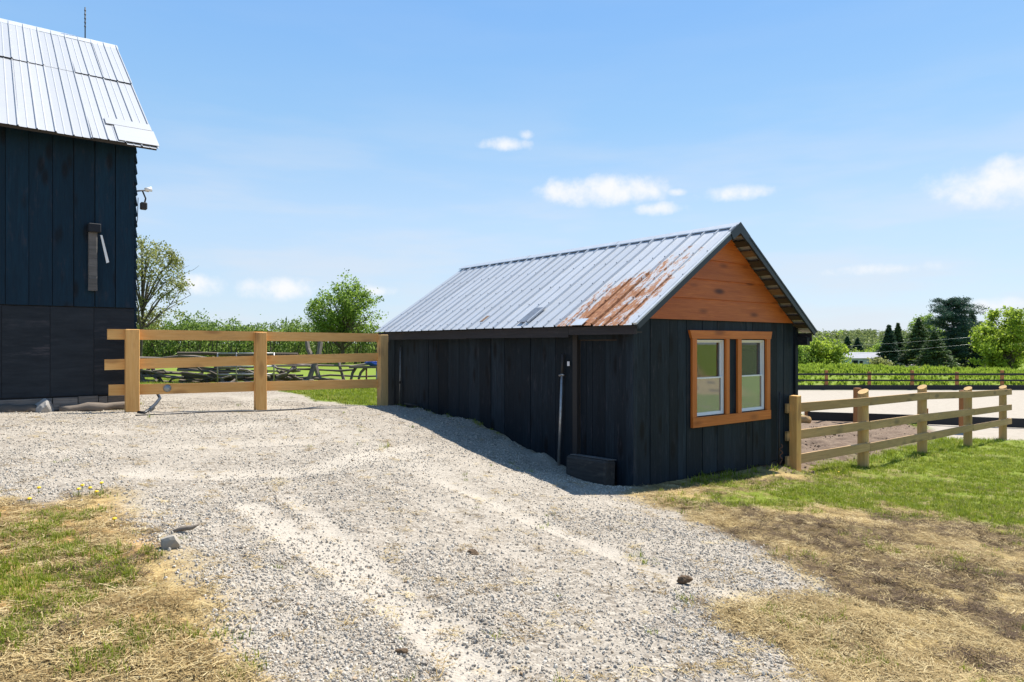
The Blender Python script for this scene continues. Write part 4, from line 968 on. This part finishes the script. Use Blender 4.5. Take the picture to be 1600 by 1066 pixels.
def spruce(name, label, loc, H, Wd, mat, seed, n=260, droop=.25, group=None, irregular=.15, bare=.05, density=26, leaf=.16):
    rng = np.random.default_rng(seed); t = thing(name, label, 'tree', loc, 0, group)
    tube('trunk', [(0, 0, -.3), (0, 0, H*.5), (0, 0, H*.98)], [H*.02, H*.012, .015], M['bark'], t, 7)
    pts = []; dr = []; geos = []
    for i in range(n):
        f = bare + (1-bare)*(i/n)**.92; z = H*f; az = i*2.399+rng.uniform(-.5, .5); ln = Wd/2*(1-f)**.85*rng.uniform(1-irregular*2, 1+irregular)+.10
        d = np.array([math.cos(az), math.sin(az), -droop*rng.uniform(.4, 1.4)]); m_ = max(4, int(density*ln/ (Wd/2)+4))
        s = np.sqrt(rng.random(m_))*ln; lat = np.array([-math.sin(az), math.cos(az), 0])
        p = np.array([0, 0, z]) + s[:,None]*d + np.outer(rng.normal(size=m_)*.12*(s+.2), lat) + rng.normal(size=(m_, 3))*.07; p[:,2] += .18*(s/ln)**2*ln*.5
        pts.append(p); dr.append(np.repeat((d*.8)[None], m_, 0)+np.outer(rng.normal(size=m_)*.6, lat)); geos.append(tube_geo([Vector((0, 0, z)), Vector(np.array([0, 0, z])+d*ln*.9)], [.03, .01], 3, False))
    V, Fc = merge(geos); mesh_obj('branches', V, Fc, M['bark'], t)
    leaf_mesh('crown', np.vstack(pts), leaf, mat, t, rng, .35, 0, np.vstack(dr)); return t
def white_pine(name, label, loc, H, Wd, mat, seed):
    rng = np.random.default_rng(seed); t = thing(name, label, 'tree', loc, .4)
    tube('trunk', [(0, 0, -.3), (.1, 0, H*.4), (-.1, .1, H*.75), (0, 0, H*.97)], [H*.022, H*.018, H*.01, .03], M['bark'], t, 8)
    pts = []; geos = []
    for i in range(64):
        f = .16 + .82*i/64; z = H*f; az = i*2.6+rng.uniform(-.6, .6); ln = Wd/2*rng.uniform(.45, 1.1)*(1.0 if f < .75 else (1.22-f)/.47) * (.75 if f < .3 else 1)
        d = np.array([math.cos(az), math.sin(az), rng.uniform(.0, .25)]); tip = np.array([0, 0, z])+d*ln+np.array([0, 0, .12*ln])
        geos.append(tube_geo([Vector((0, 0, z)), Vector(np.array([0, 0, z])+d*ln*.5), Vector(tip)], [.09, .06, .02], 4, False))
        for k in range(8):
            s = rng.uniform(.2, 1.05)*ln; c = np.array([0, 0, z])+d*s+np.array([0, 0, .12*s*s/ln])+rng.normal(size=3)*np.array([.35, .35, .1])*ln*.3
            m_ = 95; pts.append(c + rng.normal(size=(m_, 3))*np.array([.55, .55, .22])*(.5+.12*ln))
    V, Fc = merge(geos); mesh_obj('branches', V, Fc, M['bark'], t); leaf_mesh('crown', np.vstack(pts), .17, mat, t, rng, .35); return t
def tp(px, Y, zoff=0): X = (px-CX)/F*Y; return (X, Y, g1(X, Y)+zoff)
def hp(py, Y, loc): return CZ + (HY-py)*Y/F - loc[2]
L1 = tp(537, 62); deciduous('round_tree', 'lone round-crowned green tree standing above the hedge left of the shed', L1, hp(443, 62, L1), 5.7, M['leaf_green'], 5, 13000, .10, .26, .62, 1.6, low=.30)
L1 = tp(222, 38); deciduous('thin_tree', 'tall thin-leaved tree half hidden behind the barn', L1, hp(374, 38, L1), 4.4, M['leaf_sparse'], 12, 6500, .07, .30, .5, .5, low=.22, twig=7, tr=.011)
WP = tp(1490, 150); white_pine('white_pine', 'tallest dark pine with ragged flat layers of branches', WP, hp(467, 150, WP), 10.5, M['needle_pine'], 3)
for (px, Y, top, wd, lab, sd, mt) in ((1389, 140, 508, 6.0, 'narrow dark spruce just right of the pale house', 31, 'needle'), (1403, 146, 505, 4.6, 'thin spruce behind the narrow dark one by the house', 32, 'needle_cedar'),
                                 (1436, 140, 497, 10.5, 'broad dark spruce left of the tall pine', 33, 'needle_cedar'), (1460, 134, 518, 9.0, 'shorter bushy evergreen touching the broad spruce', 34, 'needle_cedar'),
                                 (1518, 155, 486, 9.5, 'dark evergreen close behind the tall pine on its right', 36, 'needle'), (1533, 150, 503, 7.5, 'lower dark evergreen at the right foot of the pine', 37, 'needle'),
                                 (1324, 190, 526, 4.8, 'left of two small dark spruces behind the pale house', 38, 'needle'), (1340, 190, 528, 5.0, 'right of two small dark spruces behind the pale house', 39, 'needle')):
    l = tp(px, Y); spruce('spruce_tree', lab, l, hp(top, Y, l), wd, M[mt], sd, 340, .25, 'evergreens beyond the arena', .22, .02, 46, .28)
for (px, Y, top, wd, lab, sd, mt, nl) in ((1452, 165, 491, 9.5, 'bright green tree rising behind the broad spruce', 41, 'leaf_green', 9000), (1580, 105, 483, 9.5, 'large yellow-green maple at the right edge of the photo', 42, 'leaf_yellow', 20000),
                                     (1300, 120, 534, 5.5, 'yellow-green bush nearest the pale house', 44, 'leaf_yellow', 5000), (1272, 118, 534, 5.0, 'yellow-green bush beside the shed roof edge', 45, 'leaf_yellow', 5000), (1248, 116, 540, 4.5, 'yellow-green bush mostly hidden by the shed corner', 46, 'leaf_green', 4000),
                                     (1378, 170, 536, 5.0, 'pale green tree between the small spruces and dark spruce', 47, 'leaf_green', 4000), (1374, 112, 563, 2.6, 'low grey-green bush in front of the pale house', 48, 'leaf_sparse', 2000)):
    l = tp(px, Y); deciduous('leafy_tree', lab, l, hp(top, Y, l), wd, M[mt], sd, nl, .2, .2, .95, 1.5, group='leafy trees beyond the arena', low=.10)
# hedge row behind the drive: one mass
def mass(name, label, cat, rows, mat, seed, n, leaf, stems=True, blades=False):
    rng = np.random.default_rng(seed); pts = []; geos = []; tot = sum(r[5] for r in rows); base = Vector((rows[0][0], rows[0][1], 0))
    for (x, y, z, h, wd, wt_) in rows:
        m_ = int(n*wt_/tot); k = max(5, int(9*h/4)); c = rng.normal(size=(k*3, 3)); c /= np.linalg.norm(c, axis=1)[:,None]; c = c*rng.uniform(.4, 1, size=(len(c), 1))**.5*np.array([wd/2, wd/2, h*.52]) + np.array([x, y, z+h*.5])
        i = rng.integers(0, len(c), m_); p = c[i]+rng.normal(size=(m_, 3))*np.array([.13, .13, .10])*h*.55; p[:,2] = np.maximum(p[:,2], z+.02); pts.append(p)
        if stems:
            for q in range(4): geos.append(tube_geo([Vector((x+rng.uniform(-.3,.3), y, z-.2)), Vector((x+rng.uniform(-1,1), y+rng.uniform(-1,1), z+h*.75))], [h*.015, h*.006], 4, False))
    pts = np.vstack(pts); o = leaf_mesh(name, pts, leaf, mat, None, rng, .12 if blades else .6, 0, np.tile([[0, 0, 1.]], (len(pts), 1)) if blades else None); tag(o, label, cat, kind='stuff')
    if stems: V, Fc = merge(geos); mesh_obj('stems', V, Fc, M['bark'], o)
    return o
rows = []; rr_ = random.Random(4)
def hedge_top(px):
    return np.interp(px, [100, 200, 265, 290, 330, 370, 420, 470, 520, 560, 600, 660], [500, 498, 497, 490, 497, 505, 500, 499, 502, 505, 507, 510])
for Y in (64, 68, 72):
    for px in np.arange(90, 680, 17):
        p = px+rr_.uniform(-8, 8); l = tp(p, Y+rr_.uniform(-1.5, 1.5)); top = hedge_top(p)+rr_.uniform(-3, 9); h = hp(top, Y, l); rows.append((l[0], l[1], l[2], h, rr_.uniform(2.0, 3.2), h))
mass('hedgerow', 'continuous green hedgerow of shrubs and trees beyond the drive', 'hedge', rows, M['leaf_hedge'], 9, 60000, .12)
# wooded hill far off to the right, bank grass, brush
def hill():
    V = []; Fc = []; xs_ = np.linspace(60, 900, 60); ys_ = np.linspace(330, 760, 24)
    for y in ys_:
        for x in xs_: 
            f = smooth(330, 560, y); r = x/y; V.append((x, y, -4.6 + f*(10.5*(1-smooth(.62, .95, r)*.6)) + 2.5*(fbm(np.array([x]), np.array([y]), .006, 3)[0]-.5)))
    for j in range(len(ys_)-1):
        for i in range(len(xs_)-1): a = j*len(xs_)+i; Fc.append((a, a+1, a+len(xs_)+1, a+len(xs_)))
    o = mesh_obj('hill', V, Fc, M['ground'], None, True); o['kind'] = 'structure'; return np.array(V)
HV = hill(); rows = []
rg = np.random.default_rng(8)
for k in range(700):
    y = rg.uniform(335, 600); x = y*rg.uniform(.30, .86); f = float(smooth(330, 560, np.array(y))); z = -4.6+f*(10.5*(1-float(smooth(.62, .95, np.array(x/y)))*.6)); h = rg.uniform(5, 9); rows.append((x, y, z-.8, h, h*.85, h))
mass('far_wood', 'pale spring wood covering the low hill far behind the house', 'wood', rows, M['far_leaf'], 10, 80000, .7, False)
rows = []
for k in range(150):
    Y = rg.uniform(165, 230); px = rg.uniform(1180, 1680); l = tp(px, Y); rows.append((l[0], l[1], l[2]-.3, rg.uniform(2.6, 5.2), rg.uniform(3, 5), 3))
mass('field_scrub', 'yellow-green scrub filling the land behind the house and spruces', 'scrub', rows, M['leaf_yellow'], 12, 26000, .3, False)
rows = []
for k in range(36):
    Y = rg.uniform(84, 92); px = rg.normal(1432, 22); l = tp(px, Y); rows.append((l[0], l[1], l[2], rg.uniform(.9, 1.7), 1.6, 1))
mass('dry_brush', 'grey leafless brush in front of the broad spruces', 'brush', rows, M['dry_brush'], 13, 9000, .09, True)
rows = []
for k in range(420):
    Y = rg.uniform(53, 88); px = rg.uniform(1215, 1660); l = tp(px, Y); rows.append((l[0], l[1], l[2]-.15, rg.uniform(.25, .65), 2.6, 1))
mass('bank_grass', 'tall rough green grass on the bank behind the arena', 'grass', rows, M['leaf_yellow'], 14, 90000, .26, False, True)

# ------------------------------------------------------------------ house and utility poles
def house():
    Y = 150; l = tp(1345, Y); zg = CZ+(HY-574)*Y/F; h = thing('far_house', 'small pale blue bungalow with grey roof beyond the grass bank', 'house', (l[0], l[1], zg-.8), -.12)
    wv = 4.1; box('wall', -wv, wv, -3, 3, 0, 2.9, M['house_wall'], h)
    rf = prism('roof', [(-3.4, 2.85), (3.4, 2.85), (0, 4.1)], 'x', -wv-.3, wv+.3, M['house_roof'], h)
    for a, b, z0, z1 in ((-2.9, -1.7, 1.2, 2.4), (-1.4, -.7, .2, 2.3), (1.6, 2.4, 1.4, 2.3)):
        f = box('window', a-.08, b+.08, -3.06, -3.0, z0-.08, z1+.08, M['white_paint'], h); box('pane', a, b, -3.075, -3.063, z0, z1, M['win_dark'], f)
house()
pt = []
for px, Y, top, lab in ((1539, 120, 521, 'taller weathered utility pole right of the dark pines'), (1527, 175, 545, 'shorter distant utility pole against the dark pines')):
    l = tp(px, Y); o = thing('utility_pole', lab, 'pole', l, .3, 'utility poles'); H = hp(top, Y, l); tube('shaft', [(0, 0, -.3), (0, 0, H)], [.15, .10], M['pole_wood'], o, 8); box('crossarm', -.9, .9, -.05, .05, H-.7, H-.58, M['pole_wood'], o)
    for q in (-.8, 0, .8): tube('insulator', [(q, 0, H-.58), (q, 0, H-.46)], .04, M['disc'], o, 6)
    pt.append(Vector((l[0], l[1], l[2]+H-.45)))
def wire(a, b, sag, lab):
    o = thing('power_line', lab, 'wire', a, 0, 'overhead wires'); tube('wire', [ (b-a)*f - Vector((0, 0, sag*4*f*(1-f))) for f in np.linspace(0, 1, 13)], .018, M['disc'], o, 4)
wire(pt[0], Vector((48, 165, pt[0].z-2.5)), .8, 'upper overhead wire crossing in front of the dark pines'); wire(pt[0]-Vector((0, 0, 1.2)), Vector((44, 160, pt[0].z-5.0)), .8, 'lower overhead wire crossing in front of the dark pines')

# ------------------------------------------------------------------ scattered cover (stuff)
def scatter(name, label, cat, pts, scl, src, mat, tilt=.15, seed=1, full_rot=False):
    rng = np.random.default_rng(seed); n_ = len(pts); me = bpy.data.meshes.new(name); me.vertices.add(n_); me.vertices.foreach_set('co', pts.astype(np.float32).ravel())
    rot = rng.uniform(0, 6.28, (n_, 3)) if full_rot else np.stack([rng.normal(size=n_)*tilt, rng.normal(size=n_)*tilt, rng.uniform(0, 6.28, n_)], 1)
    for nm, ty, f_, d in (('rot', 'FLOAT_VECTOR', 'vector', rot), ('scl', 'FLOAT', 'value', scl), ('pick', 'INT', 'value', rng.integers(0, len(src), n_))):
        a = me.attributes.new(nm, ty, 'POINT'); a.data.foreach_set(f_, (d.astype(np.int32) if ty == 'INT' else d.astype(np.float32)).ravel())
    o = link(bpy.data.objects.new(name, me)); tag(o, label, cat, kind='stuff')
    cl = bpy.data.collections.new(name+'_shapes')
    for i, (V, Fc) in enumerate(src):
        m2 = bpy.data.meshes.new(name+'_shape'); m2.from_pydata([tuple(map(float, v)) for v in V], [], Fc); m2.materials.append(mat); m2.update(); ob = bpy.data.objects.new(name+'_shape', m2); cl.objects.link(ob)
    g = bpy.data.node_groups.new(name, 'GeometryNodeTree'); g.interface.new_socket('Geometry', in_out='INPUT', socket_type='NodeSocketGeometry'); g.interface.new_socket('Geometry', in_out='OUTPUT', socket_type='NodeSocketGeometry')
    N = g.nodes.new; gi = N('NodeGroupInput'); go = N('NodeGroupOutput'); ip = N('GeometryNodeInstanceOnPoints'); ci = N('GeometryNodeCollectionInfo'); ci.inputs[0].default_value = cl; ci.inputs['Separate Children'].default_value = True; ci.inputs['Reset Children'].default_value = True
    def na(nm, ty): q = N('GeometryNodeInputNamedAttribute'); q.data_type = ty; q.inputs[0].default_value = nm; return q.outputs[0]
    Lk = g.links.new; Lk(gi.outputs[0], ip.inputs['Points']); Lk(ci.outputs[0], ip.inputs['Instance']); ip.inputs['Pick Instance'].default_value = True
    Lk(na('pick', 'INT'), ip.inputs['Instance Index']); Lk(na('rot', 'FLOAT_VECTOR'), ip.inputs['Rotation']); Lk(na('scl', 'FLOAT'), ip.inputs['Scale']); Lk(ip.outputs[0], go.inputs[0])
    md = o.modifiers.new('scatter', 'NODES'); md.node_group = g; return o
def sample(n_, ymax, seed, ymin=1.9, power=1.0, margin=.12):
    """random ground points, thinning with distance"""
    rng = np.random.default_rng(seed); Y = ymin*(ymax/ymin)**(rng.random(n_)**power); X = rng.uniform(-.75-margin, .75+margin, n_)*(Y+.4); return X, Y, rng
def in_shed(X, Y, m=0.03):
    a = (X-AX)*UX+(Y-AY)*UY; b = -(X-AX)*UY+(Y-AY)*UX; return (a > -m) & (a < SW+m) & (b > -m) & (b < SL+m)
def in_barn(X, Y):
    a = (X-BX)*UX+(Y-BY)*UY; b = -(X-BX)*UY+(Y-BY)*UX; return (a < .05) & (b > .0)
def build_scatter():
    # gravel
    X, Y, rng = sample(330000, 15.5, 21); z = zones(X, Y); mk = z['drive']*(1-.75*np.clip(z['track'], 0, 1))*(.35+.85*smooth(.38, .6, fbm(X, Y, .9, 41)))
    keep = (rng.random(len(X)) < mk) & ~in_shed(X, Y) & ~in_barn(X, Y); X, Y = X[keep], Y[keep]; 
    s = .0058*np.exp(rng.normal(size=len(X))*.48)*(1+.02*Y); s = np.minimum(s, .019)
    src = [rock_geo(1, .8, .62, 60+i, 1, .5) for i in range(6)]
    scatter('gravel_stones', 'loose crushed limestone covering the drive', 'gravel', np.stack([X, Y, gz(X, Y) - .025*np.clip(zones(X, Y)['track'],0,1) + s*.25], 1), s, src, M['pebble'], seed=2, full_rot=True)
    # larger scattered stones
    X, Y, rng = sample(9000, 15, 22); z = zones(X, Y); keep = (rng.random(len(X)) < z['drive']*.10) & ~in_shed(X, Y) & ~in_barn(X, Y); X, Y = X[keep], Y[keep]; s = rng.uniform(.009, .017, len(X))
    scatter('coarse_stones', 'coarser stones strewn over the gravel drive', 'gravel', np.stack([X, Y, gz(X, Y)+s*.2], 1), s, src, M['pebble'], seed=3, full_rot=True)
    # grass tufts
    def tuft(seed, nb, h, spread):
        r = random.Random(seed); V = []; Fc = []
        for _ in range(nb):
            a = r.uniform(0, 6.28); bx0, by0 = r.gauss(0, spread), r.gauss(0, spread); hh = h*r.uniform(.5, 1.1); lean = r.uniform(.15, .8)*hh; wd = h*.035*r.uniform(.7, 1.4); ca, sa = math.cos(a), math.sin(a); i = len(V)
            for f, wf in ((0, 1), (.5, .8), (1, .05)):
                x = bx0+ca*lean*f*f; y = by0+sa*lean*f*f; zz = hh*f*(1-.25*f*lean/hh); V += [(x-sa*wd*wf, y+ca*wd*wf, zz), (x+sa*wd*wf, y-ca*wd*wf, zz)]
            Fc += [(i, i+1, i+3, i+2), (i+2, i+3, i+5, i+4)]
        return V, Fc
    tu = [tuft(80+i, 16, 1.0, .42) for i in range(5)]
    X, Y, rng = sample(150000, 30, 23, power=.62, margin=.2); z = zones(X, Y)
    pat = smooth(.44, .60, fbm(X, Y, 1.6, 51)); pat2 = smooth(.40, .56, fbm(X, Y, .9, 52)); 
    wl = z['lawn']*(1-z['drive'])*(.12+.88*smooth(.60, .46, fbm(X, Y, .9, 61)))
    wleft = z['left']*(1-z['drive'])*smooth(.46, .56, fbm(X, Y, 3.4, 53, 5))*.6
    wst = z['straw']*(1-z['lawn'])*(1-z['drive'])*smooth(.56, .64, fbm(X, Y, 1.9, 54))*.22
    other = np.clip(1-z['straw']-z['lawn']-z['left']-z['dirt']-z['sand']-z['drive'], 0, 1)*(.8)*(Y > 12)
    weeds = z['drive']*smooth(.66, .70, fbm(X, Y, 2.6, 57))*.03
    pr = np.maximum.reduce([wl, wleft, wst, other, weeds])
    keep = (rng.random(len(X)) < pr) & ~in_shed(X, Y, .04) & ~in_barn(X, Y); X, Y = X[keep], Y[keep]; ot = other[keep]
    s = rng.uniform(.025, .07, len(X))*(1+.035*np.clip(Y-4, 0, 20)) + .06*(ot > .5)*rng.random(len(X))
    near_wall = seg_mask([(990,762),(1100,748),(1225,738)], .35, X, Y); s *= 1+.7*near_wall
    scatter('grass_tufts', 'short green grass tufts over lawn, straw and field', 'grass', np.stack([X, Y, gz(X, Y)-.004], 1), s, tu, M['blade'], .12, 5)
    # straw
    def wisps(seed, nb, size):
        r = random.Random(seed); V = []; Fc = []
        for _ in range(nb):
            a = r.uniform(0, 6.28); L_ = size*r.uniform(.3, 1); x0, y0 = r.gauss(0, .45), r.gauss(0, .45); z0 = abs(r.gauss(0, .07)); z1 = abs(r.gauss(0, .10)); wd = .014*r.uniform(.6, 1.4); bend = r.uniform(-.25, .25)*L_; ca, sa = math.cos(a), math.sin(a); i = len(V)
            for f in (-.5, 0, .5):
                b = bend*(.25-f*f)*2; x = x0+ca*L_*f-sa*b; y = y0+sa*L_*f+ca*b; zz = z0+(z1-z0)*(f+.5)+.03; V += [(x-sa*wd, y+ca*wd, zz), (x+sa*wd, y-ca*wd, zz+wd*.6)]
            Fc += [(i, i+1, i+3, i+2), (i+2, i+3, i+5, i+4)]
        return V, Fc
    ws = [wisps(90+i, 26, .9) for i in range(6)]
    X, Y, rng = sample(90000, 13, 24, power=.8); z = zones(X, Y); bareS = smooth(.60, .48, fbm(X, Y, 1.3, 55))
    pr = np.maximum(z['straw']*(1-.85*z['lawn'])*(.35+.65*bareS)*(1-.75*z['dark']), z['left']*.38*bareS)*(1-z['drive']*.92) + .012*z['drive']
    keep = (rng.random(len(X)) < pr) & ~in_shed(X, Y, .05) & ~in_barn(X, Y); X, Y = X[keep], Y[keep]; s = rng.uniform(.045, .12, len(X))
    scatter('straw_litter', 'dry straw and hay litter over the ground beside the drive', 'straw', np.stack([X, Y, gz(X, Y)], 1), s, ws, M['straw'], .1, 6)
    X, Y, rng = sample(30000, 12, 27, power=.8); z = zones(X, Y); pr = .7*z['straw']*(1-.8*z['lawn'])*(1-z['drive'])*z['dark'] + z['left']*(1-z['drive'])*.5*smooth(.58, .64, fbm(X, Y, 2.5, 59))
    keep = (rng.random(len(X)) < np.minimum(pr*1.4, .9)) & ~in_shed(X, Y, .1) & ~in_barn(X, Y); X, Y = X[keep], Y[keep]; s = rng.uniform(.04, .10, len(X))
    scatter('hay_clumps', 'dark matted clumps of rotted hay among the straw', 'hay', np.stack([X, Y, gz(X, Y)+.005], 1), s, ws, M['manure'], .35, 8)
    # clods in the dug earth and dark clumps in the hay
    X, Y, rng = sample(60000, 24, 25, 7, .8); z = zones(X, Y); pr = z['dirt']*.9*(1-z['drive']); keep = (rng.random(len(X)) < pr) & ~in_shed(X, Y); X, Y = X[keep], Y[keep]; s = .012*np.exp(rng.normal(size=len(X))*.6)
    scatter('soil_clods', 'brown soil clods on the dug earth behind the paddock fence', 'soil', np.stack([X, Y, gz(X, Y)+s*.1], 1), s, src, M['soil'], seed=7, full_rot=True)
build_scatter()
sc.render.engine = 'CYCLES'
